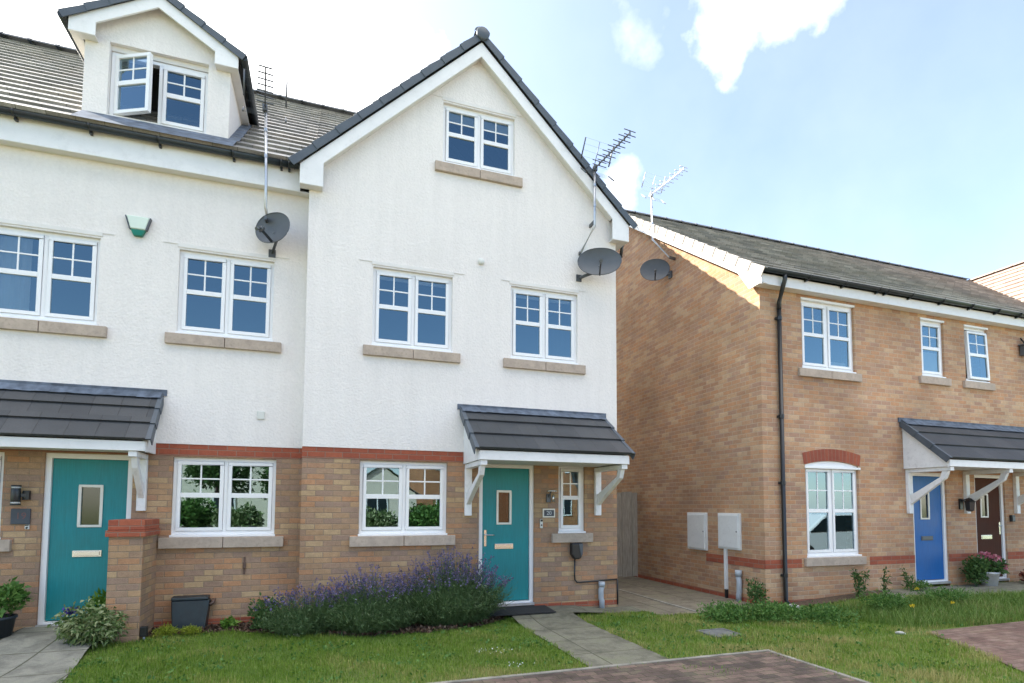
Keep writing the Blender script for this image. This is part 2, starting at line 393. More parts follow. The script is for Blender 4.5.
        bmesh.ops.remove_doubles(bm, verts=bm.verts, dist=1e-5)
        if recalc: bmesh.ops.recalc_face_normals(bm, faces=bm.faces)
        bm.to_mesh(me); bm.free()
        o = bpy.data.objects.new(name, me); COL.objects.link(o)
        o.location = o_loc
        if parent is not None: o.parent = parent
        if mat: me.materials.append(MATS[mat])
        if bevel:
            md = o.modifiers.new('edge', 'BEVEL'); md.width = bevel; md.segments = 2; md.limit_method = 'ANGLE'; md.angle_limit = R(40)
        return o

def tag(o, label=None, cat=None, group=None, kind=None):
    if label: o['label'] = label
    if cat: o['category'] = cat
    if group: o['group'] = group
    if kind: o['kind'] = kind
    return o
def thing(name, label, cat, loc=(0,0,0), group=None):
    o = bpy.data.objects.new(name, None); o.empty_display_size = 0.2; COL.objects.link(o); o.location = loc
    return tag(o, label, cat, group)
def rect(x0, x1, z0, z1): return [(x0,z0),(x1,z0),(x1,z1),(x0,z1)]

# ------------------------------------------------------------------ leaf clouds (numpy)
def quads_obj(name, mat, parent, V, F, tint, loc=None, mats=None, midx=None):
    """V (n,3) world verts, F list/array of faces, tint per vertex"""
    off = Vector((0,0,0)); p = parent
    while p is not None: off += p.location; p = p.parent
    base = np.array(off if parent is not None else (loc or (0,0,0)))
    me = bpy.data.meshes.new(name); V = V-base
    n = len(V); m = F.shape[0]; k = F.shape[1]
    me.vertices.add(n); me.vertices.foreach_set('co', V.astype(np.float32).ravel())
    me.loops.add(m*k); me.loops.foreach_set('vertex_index', F.astype(np.int32).ravel())
    me.polygons.add(m); me.polygons.foreach_set('loop_start', np.arange(0, m*k, k, dtype=np.int32))
    me.update(calc_edges=True)
    a = me.attributes.new('tint', 'FLOAT', 'POINT'); a.data.foreach_set('value', tint.astype(np.float32))
    me.materials.append(MATS[mat])
    o = bpy.data.objects.new(name, me); COL.objects.link(o)
    if parent is not None: o.parent = parent
    elif loc: o.location = loc
    return o
def leaves(name, mat, parent, pos, size, aspect=0.5, up=0.3, outward=None, loc=None, tint=None, droop=0.0):
    """one folded leaf (two quads sharing a midrib -> a diamond) at each position"""
    pos = np.asarray(pos, float); n = len(pos)
    d = NR.normal(size=(n,3))
    if outward is not None: d = d*0.8+outward
    d[:,2] += up
    d /= np.linalg.norm(d, axis=1, keepdims=True)+1e-9
    s = NR.normal(size=(n,3)); s -= (s*d).sum(1, keepdims=True)*d; s /= np.linalg.norm(s, axis=1, keepdims=True)+1e-9
    L = (size*(0.6+0.8*NR.random(n)))[:,None]; W = L*aspect*0.5
    nn = np.cross(d, s)
    tip = pos+d*L; tip[:,2] -= droop*L[:,0]
    mid = pos+d*L*0.5+nn*L*0.08
    a = pos+d*L*0.42+s*W-nn*L*0.03; b = pos+d*L*0.42-s*W-nn*L*0.03
    V = np.stack([pos, a, tip, b], 1).reshape(-1,3)
    F = np.arange(4*n).reshape(n,4)
    t = NR.random(n) if tint is None else tint
    return quads_obj(name, mat, parent, V, F, np.repeat(t, 4), loc)
def blob(n, c, r, hollow=0.35, flat=0.0):
    """points in a lumpy ellipsoid, biased to the shell"""
    d = NR.normal(size=(n,3)); d /= np.linalg.norm(d, axis=1, keepdims=True)
    k = (hollow+(1-hollow)*NR.random(n)**0.6)
    lump = 1+0.22*np.sin(d[:,0]*5+c[0]*3)*np.cos(d[:,1]*4+c[1]*7)+0.12*np.sin(d[:,2]*9+d[:,0]*7)
    p = d*(k*lump)[:,None]*np.array(r)
    if flat is not None: p[:,2] = np.maximum(p[:,2], -r[2]*0.98)
    return p+np.array(c), d
def stems(name, mat, parent, segs, r=0.003, loc=None):
    mb = MB()
    for a, b in segs:
        a = Vector(a); b = Vector(b); m = (a+b)/2+Vector((rng.uniform(-.02,.02), rng.uniform(-.02,.02), 0))
        mb.tube([a, m, b], [r, r*0.8, r*0.5], 5, caps=False)
    o = mb.build(name, None, parent, loc=loc)
    a = o.data.attributes.new('tint', 'FLOAT', 'POINT'); a.data.foreach_set('value', [0.3]*len(o.data.vertices))
    o.data.materials.append(MATS[mat]); return o

# ------------------------------------------------------------------ world, sun, camera
SUN = Vector((-1.0, 0.6, 0.91)).normalized()
sun_el = math.asin(SUN.z); sun_az = math.atan2(SUN.x, SUN.y)     # azimuth from +Y towards +X
w = bpy.data.worlds.new('World'); scene.world = w; w.use_nodes = True
wn = NT(w); bg = wn.n['Background']
sky = wn.add('ShaderNodeTexSky', sky_type='NISHITA'); sky.sun_disc = False
sky.sun_elevation = sun_el; sky.sun_rotation = sun_az % (2*math.pi)
sky.air_density = 1.0; sky.dust_density = 0.7; sky.ozone_density = 1.6; sky.altitude = 50
tc = wn.add('ShaderNodeTexCoord').outputs['Generated']
sp = wn.add('ShaderNodeSeparateXYZ'); wn.put(sp.inputs[0], tc)
# cloud layer: noise on the plane of the sky overhead, plus a few banks at fixed bearings
den = wn.math('ADD', wn.math('MAXIMUM', sp.outputs[2], 0.0), 0.16)
cx = wn.math('DIVIDE', sp.outputs[0], den); cy = wn.math('DIVIDE', sp.outputs[1], den)
cv = wn.add('ShaderNodeCombineXYZ'); wn.put(cv.inputs[0], cx); wn.put(cv.inputs[1], cy)
n1 = wn.noise(cv.outputs[0], 1.15, 8, 0.58, 0.35)
nf = wn.noise(tc, 9.0, 7, 0.55, 0.0)
def bank(d, r0, r1, amt):
    v = wn.add('ShaderNodeVectorMath', operation='DISTANCE'); wn.put(v.inputs[0], tc); v.inputs[1].default_value = d
    dd = wn.math('ADD', v.outputs['Value'], wn.math('MULTIPLY', wn.math('SUBTRACT', nf, 0.5), amt))
    return wn.remap(dd, r0, r1, 1, 0, True)
banks = [bank((-0.32,0.75,0.58), 0.12, 0.46, 0.40), bank((-0.62,0.62,0.45), 0.2, 0.55, 0.4), bank((0.0,0.79,0.61), 0.02, 0.20, 0.30), bank((0.505,0.575,0.65), -0.03, 0.08, 0.18), bank((0.56,0.53,0.66), -0.03, 0.095, 0.20), wn.math('MULTIPLY', bank((0.64,0.46,0.66), -0.05, 0.08, 0.28), 0.7),
         wn.math('MULTIPLY', bank((0.385,0.64,0.665), -0.06, 0.085, 0.28), 0.22), wn.math('MULTIPLY', bank((0.425,0.75,0.508), -0.02, 0.055, 0.16), 0.4), wn.math('MULTIPLY', bank((0.44,0.75,0.48), -0.03, 0.05, 0.16), 0.3)]
m = banks[0]
for b_ in banks[1:]: m = wn.math('MAXIMUM', m, b_)
# bright unseen cloud added overhead to light the ground, clear of the window reflections
fill_cloud = wn.math('MULTIPLY', wn.remap(n1, 0.36, 0.58, 0.15, 1.0, True), wn.remap(sp.outputs[2], 0.70, 0.84, 0, 1, True))
# thin high veil over the half of the sky towards the sun
veil = wn.remap(wn.math('ADD', wn.math('MULTIPLY', sp.outputs[0], 0.30), wn.math('MULTIPLY', sp.outputs[1], 0.95)), 0.0, 0.75, 0.0, 0.062, True)
fill_cloud = wn.math('MAXIMUM', fill_cloud, wn.math('MULTIPLY', veil, wn.remap(nf, 0.3, 0.7, 0.85, 1.15)))
horizon = wn.remap(sp.outputs[2], 0.0, 0.12, 0.35, 0.0)
glow = wn.math('MULTIPLY', bank((-0.45,0.72,0.53), 0.1, 0.95, 0.1), 0.16)
m = wn.math('MAXIMUM', wn.math('MAXIMUM', m, wn.math('ADD', fill_cloud, glow)), horizon)
m = wn.math('MINIMUM', m, 1.0)
skyc = wn.mix(m, sky.outputs[0], (12.0, 11.6, 11.1, 1))
wn.put(bg.inputs[0], skyc); bg.inputs[1].default_value = 0.12

sl = bpy.data.lights.new('sun', 'SUN'); sl.energy = 4.6; sl.angle = R(0.53); sl.color = (1.0, 0.93, 0.82)
so = bpy.data.objects.new('sun', sl); COL.objects.link(so); so.location = (-20, 12, 20)
so.rotation_euler = SUN.to_track_quat('Z', 'Y').to_euler()

cam = bpy.data.cameras.new('camera'); co = bpy.data.objects.new('camera', cam); COL.objects.link(co); scene.camera = co
FPX, YAW, PIT, ROL, CY, CX = 553.504, 0.328937236, 0.0580021717, 0.00447322, 474.0987, 513.3138
fw = Vector((math.sin(YAW)*math.cos(PIT), math.cos(YAW)*math.cos(PIT), math.sin(PIT)))
r0 = Vector((math.cos(YAW), -math.sin(YAW), 0)); u0 = r0.cross(fw)
rr = r0*math.cos(ROL)+u0*math.sin(ROL); uu = -r0*math.sin(ROL)+u0*math.cos(ROL)
M = Matrix(((rr.x,uu.x,-fw.x,0),(rr.y,uu.y,-fw.y,-7.9),(rr.z,uu.z,-fw.z,1.6),(0,0,0,1)))
co.matrix_world = M
cam.sensor_width = 36; cam.sensor_fit = 'HORIZONTAL'; cam.lens = FPX/1024*36
cam.shift_x = -(CX-512)/1024; cam.shift_y = (CY-341.5)/1024
cam.clip_start = 0.05; cam.clip_end = 3000
vs = scene.view_settings
vs.view_transform = 'Standard'; vs.look = 'None'; vs.gamma = 1.0; vs.use_curve_mapping = False
vs.exposure = 1.66
scene.render.engine = 'CYCLES'
scene.cycles.max_bounces = 8; scene.cycles.transparent_max_bounces = 12
scene.cycles.use_denoising = True

# ------------------------------------------------------------------ ground
def sm(x, a, b):
    t = max(0.0, min(1.0, (x-a)/(b-a))); return t*t*(3-2*t)
def gz(x, y):
    return 0.15*sm(x, 7.0, 9.3)*sm(y, -2.9, -1.4)+0.06*sm(-x, 2.0, 2.9)*sm(y, -1.5, 0.2)
def sheet(name, mat, x0, x1, y0, y1, dz, nx, ny, kind='structure', fz=gz):
    mb = MB(); X = [x0+(x1-x0)*i/nx for i in range(nx+1)]; Y = [y0+(y1-y0)*i/ny for i in range(ny+1)]
    for i in range(nx):
        for j in range(ny):
            q = [(X[i],Y[j]),(X[i+1],Y[j]),(X[i+1],Y[j+1]),(X[i],Y[j+1])]
            mb.face([(x,y,fz(x,y)+dz) for x, y in q], uv=q, smooth=True)
    return tag(mb.build(name, mat), kind=kind)
def polysheet(name, mat, poly, dz, fz=gz, edge=0.0):
    mb = MB()
    tr = tessellate_polygon([[Vector((p[0],p[1],0)) for p in poly]])
    for t in tr: mb.face([(poly[i][0], poly[i][1], fz(*poly[i])+dz) for i in t], uv=[poly[i] for i in t])
    return tag(mb.build(name, mat), kind='structure')
mb = MB(); mb.face([(-400,-400,-0.05),(400,-400,-0.05),(400,400,-0.05),(-400,400,-0.05)])
tag(mb.build('ground', 'turf'), kind='structure')
sheet('lawn', 'turf', -9, 16, -6.5, 0.6, 0.0, 100, 30)
# paths
def left_fz(x, y): return 0.125*sm(y, -1.4, 0.25)
mb = MB()
ys = [-3.0+0.165*i for i in range(21)]
def lx(y): return (-3.34-0.02*(y), -2.36+0.11*min(0,-(y+0.75)) if y < -0.75 else -2.36)
for a, b in zip(ys, ys[1:]):
    (a0, a1), (b0, b1) = lx(a), lx(b)
    a1 = -2.36+0.17*max(0.0, -0.75-a); b1 = -2.36+0.17*max(0.0, -0.75-b)
    mb.face([(a0,a,left_fz(0,a)+0.012),(a1,a,left_fz(0,a)+0.012),(b1,b,left_fz(0,b)+0.012),(b0,b,left_fz(0,b)+0.012)], uv=[(a0+2.78,a),(a1+2.78,a),(b1+2.78,b),(b0+2.78,b)], smooth=True)
tag(mb.build('neighbour_path', 'left_slab'), kind='structure')
def path_fz(x, y): return 0.075*sm(y, -1.0, -0.1)*(1-sm(x, 3.45, 4.3))
sheet('front_path', 'path_slab', 2.53, 3.46, -2.88, 0.0, 0.012, 6, 18, fz=path_fz)
sheet('front_path_corner', 'path_slab', 3.46, 4.7, -0.46, 0.0, 0.012, 6, 6, fz=path_fz)
sheet('side_passage', 'side_slab', 4.7, 6.76, -0.82, 9.0, 0.010, 8, 20, fz=lambda x, y: 0.0)
sheet('side_passage_edge', 'side_slab', 4.46, 4.7, 0.0, 9.0, 0.010, 1, 20, fz=lambda x, y: 0.0)
mb = MB(); mb.box(5.36, 5.415, -0.75, 7, 0.0, 0.022); tag(mb.build('passage_edging', 'edging'), kind='structure')
# block paved drives with their edging
polysheet('driveway', 'block_paving', [(-9,-14),(4.69,-14),(4.69,-2.92),(-9,-2.92)], 0.010, fz=lambda x, y: 0.0)
mb = MB(); mb.box(-9, 4.74, -2.92, -2.87, -0.02, 0.020); mb.box(4.69, 4.74, -14, -2.921, -0.02, 0.018)
tag(mb.build('driveway_edging', 'edging', bevel=0.004), kind='structure')
polysheet('neighbour_driveway', 'red_paving', [(5.3,-14),(16,-14),(16,-2.73),(9.4,-2.73),(7.35,-2.78),(6.85,-3.75),(6.45,-4.35),(5.9,-5.6)], 0.014, fz=lambda x, y: 0.0)
polysheet('doorstep_paving', 'path_slab', [(8.6,-1.5),(9.3,-1.72),(11.3,-1.62),(12.6,-1.5),(14,-1.5),(14,-0.7),(9.0,-0.7)], 0.02)
polysheet('road', 'bounce_paving', [(-60,-21),(60,-21),(60,-14.5),(-60,-14.5)], 0.004, fz=lambda x, y: 0.0)
# planting bed along the front wall
BED = [(-2.05,-0.02),(-1.9,-0.10),(-1.1,-0.03),(-0.7,-0.28),(-0.25,-0.48),(0.4,-0.85),(1.43,-0.86),(2.0,-0.72),(2.45,-0.4),(2.45,0.0),(-0.29,0.0),(-0.29,0.3),(-2.05,0.3)]
polysheet('planting_bed', 'earth', BED, 0.016)
LBED = [(-3.42,0.3),(-3.42,-0.3),(-3.6,-1.2),(-5,-1.2),(-5,0.3)]
polysheet('planting_bed_by_door', 'earth', LBED, 0.03)
polysheet('gravel_strip', 'earth', [(6.76,-0.7),(6.9,-0.95),(8.0,-1.0),(9.0,-1.05),(9.2,-0.7)], 0.02)

# ------------------------------------------------------------------ building pieces
def window(root, x0, x1, z0, z1, Y, lights=2, sill=True, sill_ext=0.12, sill_z=None, open_idx=None, top=0.0, sill_mat='cast_stone', joint=True, label=None, pane='window_glass', cill=0.075, kind='georgian'):
    """white plastic casement window: outer frame > sashes, panes, sill; recessed 50 mm into the wall"""
    yf = Y+0.045; yb = Y+0.115
    fr = MB(); e = 0.045
    fr.box(x0, x1, yf, yb, z1-e, z1); fr.box(x0, x0+e, yf, yb, z0+cill, z1-e); fr.box(x1-e, x1, yf, yb, z0+cill, z1-e)
    fr.box(x0, x1, yf, yb, z0+0.03, z0+cill); fr.box(x0-0.01, x1+0.01, Y-0.012, yb, z0, z0+0.03)
    n = lights; W = (x1-x0)/n
    for k in range(1, n): fr.box(x0+W*k-0.024, x0+W*k+0.024, yf, yb, z0+cill, z1-e)
    f = fr.build('window', 'upvc', root, bevel=0.004)
    if label: f['label'] = label
    for k in range(n):
        a = x0+W*k+(e if k == 0 else 0.024)+0.003; b = x0+W*(k+1)-(e if k == n-1 else 0.024)-0.003
        c = z0+cill+0.003; d = z1-e-0.003
        ys, yt = yf-0.012, yf+0.045; q = 0.045
        s = MB(); s.box(a, b, ys, yt, d-q, d); s.box(a, b, ys, yt, c, c+q); s.box(a, a+q, ys, yt, c+q, d-q); s.box(b-q, b, ys, yt, c+q, d-q)
        zm = c+q+(d-c-2*q)*0.475; s.box(a+q, b-q, ys+0.002, yt-0.002, zm, zm+0.062)
        s.box((a+b)/2-0.010, (a+b)/2+0.010, ys+0.014, ys+0.028, zm+0.062, d-q)
        zc = (zm+0.062+d-q)/2; s.box(a+q, (a+b)/2-0.010, ys+0.015, ys+0.027, zc-0.010, zc+0.010); s.box((a+b)/2+0.010, b-q, ys+0.015, ys+0.027, zc-0.010, zc+0.010)
        g = MB(); g.face([(a+q-.004, ys+0.021, c+q-.004),(b-q+.004, ys+0.021, c+q-.004),(b-q+.004, ys+0.021, zm+.004),(a+q-.004, ys+0.021, zm+.004)])
        tlt = rng.uniform(-0.003,0.003)
        g.face([(a+q-.004, ys+0.021, zm+0.058),(b-q+.004, ys+0.021+tlt, zm+0.058),(b-q+.004, ys+0.021+tlt, d-q+.004),(a+q-.004, ys+0.021, d-q+.004)])
        if open_idx == k:
            hin = Vector((a, ys, 0)); rot = Matrix.Rotation(R(-open_ang), 4, 'Z') if open_side == 'L' else None
            for mbx in (s, g):
                if open_side == 'L':
                    mbx.v = [tuple(rot @ (Vector(p)-hin)+hin) for p in mbx.v]
                else:                                              # top hung
                    h2 = Vector((0, ys, d)); sh = Vector((0.035,-0.03,-0.025)); r2 = Matrix.Rotation(R(-open_ang), 4, 'X')
                    mbx.v = [tuple(r2 @ (Vector(p)-h2)+h2+sh) for p in mbx.v]
        so_ = s.build('sash', 'upvc', f, bevel=0.004)
        g.build('pane', pane, f, recalc=False)
    if sill:
        sz1 = z0 if sill_z is None else sill_z
        sb = MB(); X0, X1 = x0-sill_ext, x1+sill_ext; mid = (X0+X1)/2
        if joint: sb.box(X0, mid-0.004, Y-0.05, Y+0.10, sz1-0.142, sz1-0.002); sb.box(mid+0.004, X1, Y-0.05, Y+0.10, sz1-0.142, sz1-0.002)
        else: sb.box(X0, X1, Y-0.05, Y+0.10, sz1-0.142, sz1-0.002)
        sb.build('sill', sill_mat, f, bevel=0.006)
    return f
open_ang = 26; open_side = 'L'

def front_door(root, x0, x1, z0, z1, Y, leafmat, glz, slot, hinge='R', label=None, framemat='upvc', glass='obscure_glass', handle=True, dark_slot=False):
    yf = Y+0.03; yb = Y+0.11; e = 0.062
    fr = MB(); fr.box(x0, x1, yf, yb, z1-e, z1); fr.box(x0, x0+e, yf, yb, z0, z1-e); fr.box(x1-e, x1, yf, yb, z0, z1-e)
    fr.box(x0+e, x1-e, yf-0.02, yb, z0, z0+0.035)
    f = fr.build('door', framemat, root, bevel=0.004)
    a, b, c, d = x0+e+0.004, x1-e-0.004, z0+0.045, z1-e-0.004
    yl = yf+0.028
    lf = MB(); lf.wall(rect(a, b, c, d), [rect(*glz)], yl, yl+0.045)
    l = lf.build('leaf', leafmat, f, bevel=0.003)
    if label: l['label'] = label
    g0, g1, h0, h1 = glz
    gf = MB(); q = 0.03
    gf.box(g0-q, g1+q, yl-0.012, yl+0.01, h1, h1+q); gf.box(g0-q, g1+q, yl-0.012, yl+0.01, h0-q, h0); gf.box(g0-q, g0, yl-0.012, yl+0.01, h0, h1); gf.box(g1, g1+q, yl-0.012, yl+0.01, h0, h1)
    gf.build('glazing_frame', 'cream_frame', f, bevel=0.004)
    g = MB(); g.face([(g0,yl+0.012,h0),(g1,yl+0.012,h0),(g1,yl+0.012,h1),(g0,yl+0.012,h1)]); g.build('pane', glass, f, recalc=False)
    s0, s1, t0, t1 = slot
    sl_ = MB(); sl_.box(s0, s1, yl-0.012, yl-0.001, t0, t1); sl_.box(s0+0.02, s1-0.02, yl-0.018, yl-0.0125, t0+0.015, t1-0.015)
    sl_.build('letter_slot', 'dark_metal' if dark_slot else 'chrome', f, bevel=0.003)
    if handle:
        hx = a+0.045 if hinge == 'R' else b-0.045; sg = 1 if hinge == 'R' else -1; hz = z0+0.98
        h = MB(); h.box(hx-0.018, hx+0.018, yl-0.010, yl-0.001, hz-0.12, hz+0.12)
        h.tube([(hx,yl-0.010,hz+0.05),(hx,yl-0.055,hz+0.05),(hx+sg*0.02,yl-0.06,hz+0.05),(hx+sg*0.13,yl-0.058,hz+0.045)], 0.009, 8)
        h.build('handle', 'chrome', f)
    th = MB(); th.box(x0, x1, Y-0.02, Y+0.02, z0-0.03, z0+0.012); th.build('threshold', 'galvanised', f, bevel=0.003)
    return f

def roof_slope(mb, p0, along, up, courses, t=0.042):
    """courses of thick interlocking tiles; p0 = eave corner, along = eave vector, up = vector eave -> ridge"""
    p0 = Vector(p0); al = Vector(along); up = Vector(up); L = al.length; S = up.length; g = S/courses
    au = al.normalized(); uu_ = up.normalized(); n = au.cross(uu_)
    if n.z < 0: n = -n
    for k in range(courses):
        a = p0+uu_*(g*k)+n*t; b = p0+uu_*min(S, g*(k+1)+0.02)+n*0.006
        q = [a, a+al, b+al, b]
        mb.face(q, uv=[(0,g*k+.001),(L,g*k+.001),(L,g*(k+1)-.001),(0,g*(k+1)-.001)])
        c = p0+uu_*(g*k)-n*0.004
        mb.face([c, c+al, a+al, a], uv=[(0,g*k+.001),(L,g*k+.001),(L,g*k+.03),(0,g*k+.03)])
        for e in (Vector((0,0,0)), al):
            mb.face([c+e, a+e, b+e], uv=[(0,g*k+.001),(.02,g*k+.001),(.02,g*k+.02)])
    return mb

def verge_units(mb, p0, p1, out, w_, h_, count, n_up, lap=0.02, thick=1.0):
    """dry-verge caps stepping up a gable edge; out = outward direction, n_up = normal of the slope"""
    p0 = Vector(p0); p1 = Vector(p1); t = (p1-p0)/count; tu = t.normalized(); out = Vector(out); n = Vector(n_up)
    for k in range(count):
        a = p0+t*k-tu*lap; b = p0+t*(k+1)+tu*0.0
        rise_a, rise_b = 0.016, 0.0
        def ring(p, r, o): return [p-out*w_+n*(0.012+r), p+out*o+n*(0.012+r), p+out*o-n*h_, p+out*(o-0.012)-n*h_, p+out*(o-0.012)+n*r, p-out*w_+n*r]
        A = ring(a, rise_a, 0.010); B = ring(b, rise_b, 0.0)
        for i in range(6): mb.face([A[i], A[(i+1)%6], B[(i+1)%6], B[i]])
        mb.face(A); mb.face(B[::-1])
    return mb

def ridge_tiles(mb, p0, p1, r=0.12, unit=0.45):
    p0 = Vector(p0); p1 = Vector(p1); L = (p1-p0).length; n = max(1, round(L/unit)); t = (p1-p0)/n; tu = t.normalized()
    side = tu.cross(Vector((0,0,1))).normalized()
    for k in range(n):
        a = p0+t*k; b = p0+t*(k+1)
        for ra, rb, s0, s1 in ((r+0.012, r+0.012, 0.0, 0.12), (r, r, 0.12, 1.0)):
            A = []; B = []
            for i in range(9):
                an = math.pi*(0.02+0.96*i/8)
                o = side*math.cos(an)*1.0+Vector((0,0,1))*math.sin(an)*0.72
                A.append(a+t*s0+o*ra); B.append(a+t*s1+o*rb)
            for i in range(8): mb.face([A[i],A[i+1],B[i+1],B[i]], smooth=False)
            mb.face(A)
    return mb

def gutter(root, x0, x1, y, z, brackets, name='gutter', bz=None):
    """half-round gutter along X at y (its centre), rim at z"""
    mb = MB(); r = 0.052; n = 8; prev = None
    for x in (x0, x1):
        ring = [(x, y+math.cos(a)*r, z+math.sin(a)*r) for a in [math.pi+math.pi*i/n for i in range(n+1)]]
        ring2 = [(x, y+math.cos(a)*(r-.004), z+math.sin(a)*(r-.004)) for a in [math.pi+math.pi*i/n for i in range(n+1)]]
        if prev:
            for i in range(n):
                mb.face([prev[0][i],prev[0][i+1],ring[i+1],ring[i]], smooth=True); mb.face([prev[1][i],ring2[i],ring2[i+1],prev[1][i+1]], smooth=True)
        mb.face(ring)
        prev = (ring, ring2)
    g = mb.build(name, 'gutter_black', root)
    for x in brackets:
        b = MB(); b.tube([(x, y+math.cos(a)*(r+.007), z+math.sin(a)*(r+.007)) for a in [math.pi+math.pi*i/8 for i in range(9)]], 0.012, 6)
        b.box(x-0.014, x+0.014, y+0.02, y+0.07, z-0.085, z-0.045)
        b.build('gutter_bracket', 'black_plastic', g)
    return g

def bracket(parent, x, Y, depth, zt, zb, w=0.10, label=None):
    """timber gallows bracket: wall post, arm and brace"""
    mb = MB()
    mb.box(x-w/2, x+w/2, Y-0.06, Y-0.001, zb, zt-0.07)
    mb.box(x-w/2+0.003, x+w/2-0.003, Y-depth, Y-0.002, zt-0.07, zt-0.004)
    zb2 = zb+0.18
    # curved brace as a polygon in the YZ plane
    pts = []
    A = (Y-0.061, zb2); B = (Y-depth+0.07, zt-0.071)
    lower = [(Y-0.061, zb2-0.02), (Y-0.061-(depth-.13)*0.33, zb2+(zt-.07-zb2)*0.24), (Y-depth+0.10, zt-0.20), (Y-depth+0.05, zt-0.071)]
    upper = [(Y-depth+0.15, zt-0.071), (Y-depth+0.18, zt-0.17), (Y-0.061-(depth-.13)*0.24, zb2+(zt-.07-zb2)*0.42), (Y-0.061, zb2+0.15)]
    mb.prism(lower+upper, 'x', x-w*0.33, x+w*0.33)
    return mb.build('bracket', 'white_timber', parent, bevel=0.005)

def canopy(root, x0, x1, Y, depth, ztop, zf1, zf0, bracket_x, zb=1.46, cheeks=(True, True), flash=(0.10, 0.10), open_end=None, courses=3):
    """tiled lean-to porch canopy: fascia ends at x0 and x1"""
    yf = Y-depth
    v = 0.06                                                        # verge overhang
    p0 = Vector((x0-v, yf-0.05, zf1+0.015)); up = Vector((0, depth+0.05, ztop-0.06-zf1-0.015))
    mb = MB(); roof_slope(mb, p0, (x1-x0+2*v, 0, 0), up, courses, t=0.034)
    # underlay deck
    c = mb.build('door_canopy', 'canopy_tile', root)
    n = Vector((0, -up.z, up.y)).normalized()
    vt = MB(); 
    for xe, o in ((x0-v-0.004, -1), (x1+v+0.004, 1)):
        a = Vector((xe, yf-0.055, zf1+0.022)); verge_units(vt, a, a+up*0.985, (o,0,0), 0.05, 0.085, courses, n)
    vt.build_each('verge', 'verge_tile', c, bevel=0.004)
    fl = MB()
    a = p0+up*0.86+n*0.040; b = p0+up*1.0+n*0.036
    nx = 26; xs = [x0-v+0.01+(x1-x0+2*v-0.02)*i/nx for i in range(nx+1)]
    for i in range(nx):
        j0, j1 = (NR.random()-.5)*0.03, (NR.random()-.5)*0.03
        fl.face([(xs[i],a.y,a.z+j0*0.3),(xs[i+1],a.y,a.z+j1*0.3),(xs[i+1],b.y,b.z),(xs[i],b.y,b.z)])
    fl.box(x0-flash[0], x1+flash[1], Y-0.026, Y-0.001, ztop-0.085, ztop-0.004)
    fl.build('flashing', 'lead', c)
    fa = MB(); fa.box(x0, x1, yf-0.022, yf, zf0, zf1); fa.build('fascia', 'white_board', c, bevel=0.004)
    sf = MB(); sf.box(x0+0.02, x1-0.02, yf+0.001, Y-0.002, zf0+0.012, zf0+0.024); sf.build_each('soffit', 'soffit_board', c)
    for xe, o, ok in ((x0, 1, cheeks[0]), (x1, -1, cheeks[1])):
        ch = MB(); t = 0.03*o
        ch.prism([(yf+0.001, zf0),(Y-0.003, zf0),(Y-0.003, ztop-0.12),(yf+0.001, zf1-0.004)], 'x', xe+0.002*o, xe+t)
        # sloping bargeboard on the face of the cheek
        ch.prism([(yf-0.01, zf1-0.13),(Y-0.004, ztop-0.24),(Y-0.004, ztop-0.125),(yf-0.01, zf1-0.012)], 'x', xe-0.012*o, xe+0.001*o)
        ch.build('cheek_panel', 'white_timber', c, bevel=0.003)
    for x in bracket_x: bracket(c, x, Y, depth-0.0, zf0, zb)
    return c

# ------------------------------------------------------------------ main end house with the gable
MH = thing('gabled_house', 'tall white rendered end house with a gable front, brick ground floor and teal door', 'house', (2.085, 0, 0))
XL, XR = -0.29, 4.46
WM = dict(w1=(0.585,1.73,3.84,4.985), w2=(2.64,3.765,3.84,4.985), at=(1.56,2.69,6.70,7.655), gm=(0.459,1.683,1.18,2.225), sd=(3.44,3.89,1.185,2.24))
DM = (2.165, 3.035, 0.145, 2.24)
b = MB(); b.wall(rect(XL, XR, -0.2, 2.24), [rect(*WM['gm']), rect(*WM['sd']), [(DM[0],0.0),(DM[1],0.0),(DM[1],DM[3]-.001),(DM[0],DM[3]-.001)]], 0.0, 0.29)
b.box(XR-0.29, XR, 0.291, 9.7, -0.2, 2.389, skip='d'); b.box(XL, XR, 9.7, 9.95, -0.2, 2.389)
b.build('brick_wall', 'buff_brick', MH)
b = MB(); b.box(XL-0.004, XR+0.004, -0.006, 0.28, 2.2405, 2.389); b.build_each('brick_band', 'red_brick', MH)
b = MB(); b.box(DM[1]+0.001, XR+0.003, -0.004, 0.02, 0.052, 0.125); b.box(XL-0.003, DM[0]-0.001, -0.004, 0.02, 0.052, 0.125); b.build_each('plinth_course', 'red_brick', MH)
apx, apz = 2.085, 8.62                                             # apex of the wall under the roof
sl_ = 1.0
b = MB(); ez = apz-(apx-XL)*sl_
b.wall([(XL,2.39),(XR,2.39),(XR,ez),(apx,apz),(XL,ez)], [rect(*WM['w1']), rect(*WM['w2']), rect(*WM['at'])], -0.012, 0.29)
b.box(XR-0.29, XR+0.012, 0.291, 9.7, 2.39, 6.2); b.box(XL, XR, 9.7, 9.96, 2.39, 6.2)
b.wall([(0.3,6.2),(9.7,6.2),(5.0,10.28)], [], XR+0.012, XR-0.28, axis='x')
b.build('rendered_wall', 'white_render', MH)
for k in ('w1','w2'):
    window(MH, *WM[k], -0.012)
window(MH, *WM['at'], -0.012)
window(MH, *WM['gm'], 0.0)
window(MH, *WM['sd'], 0.0, lights=1, joint=False)
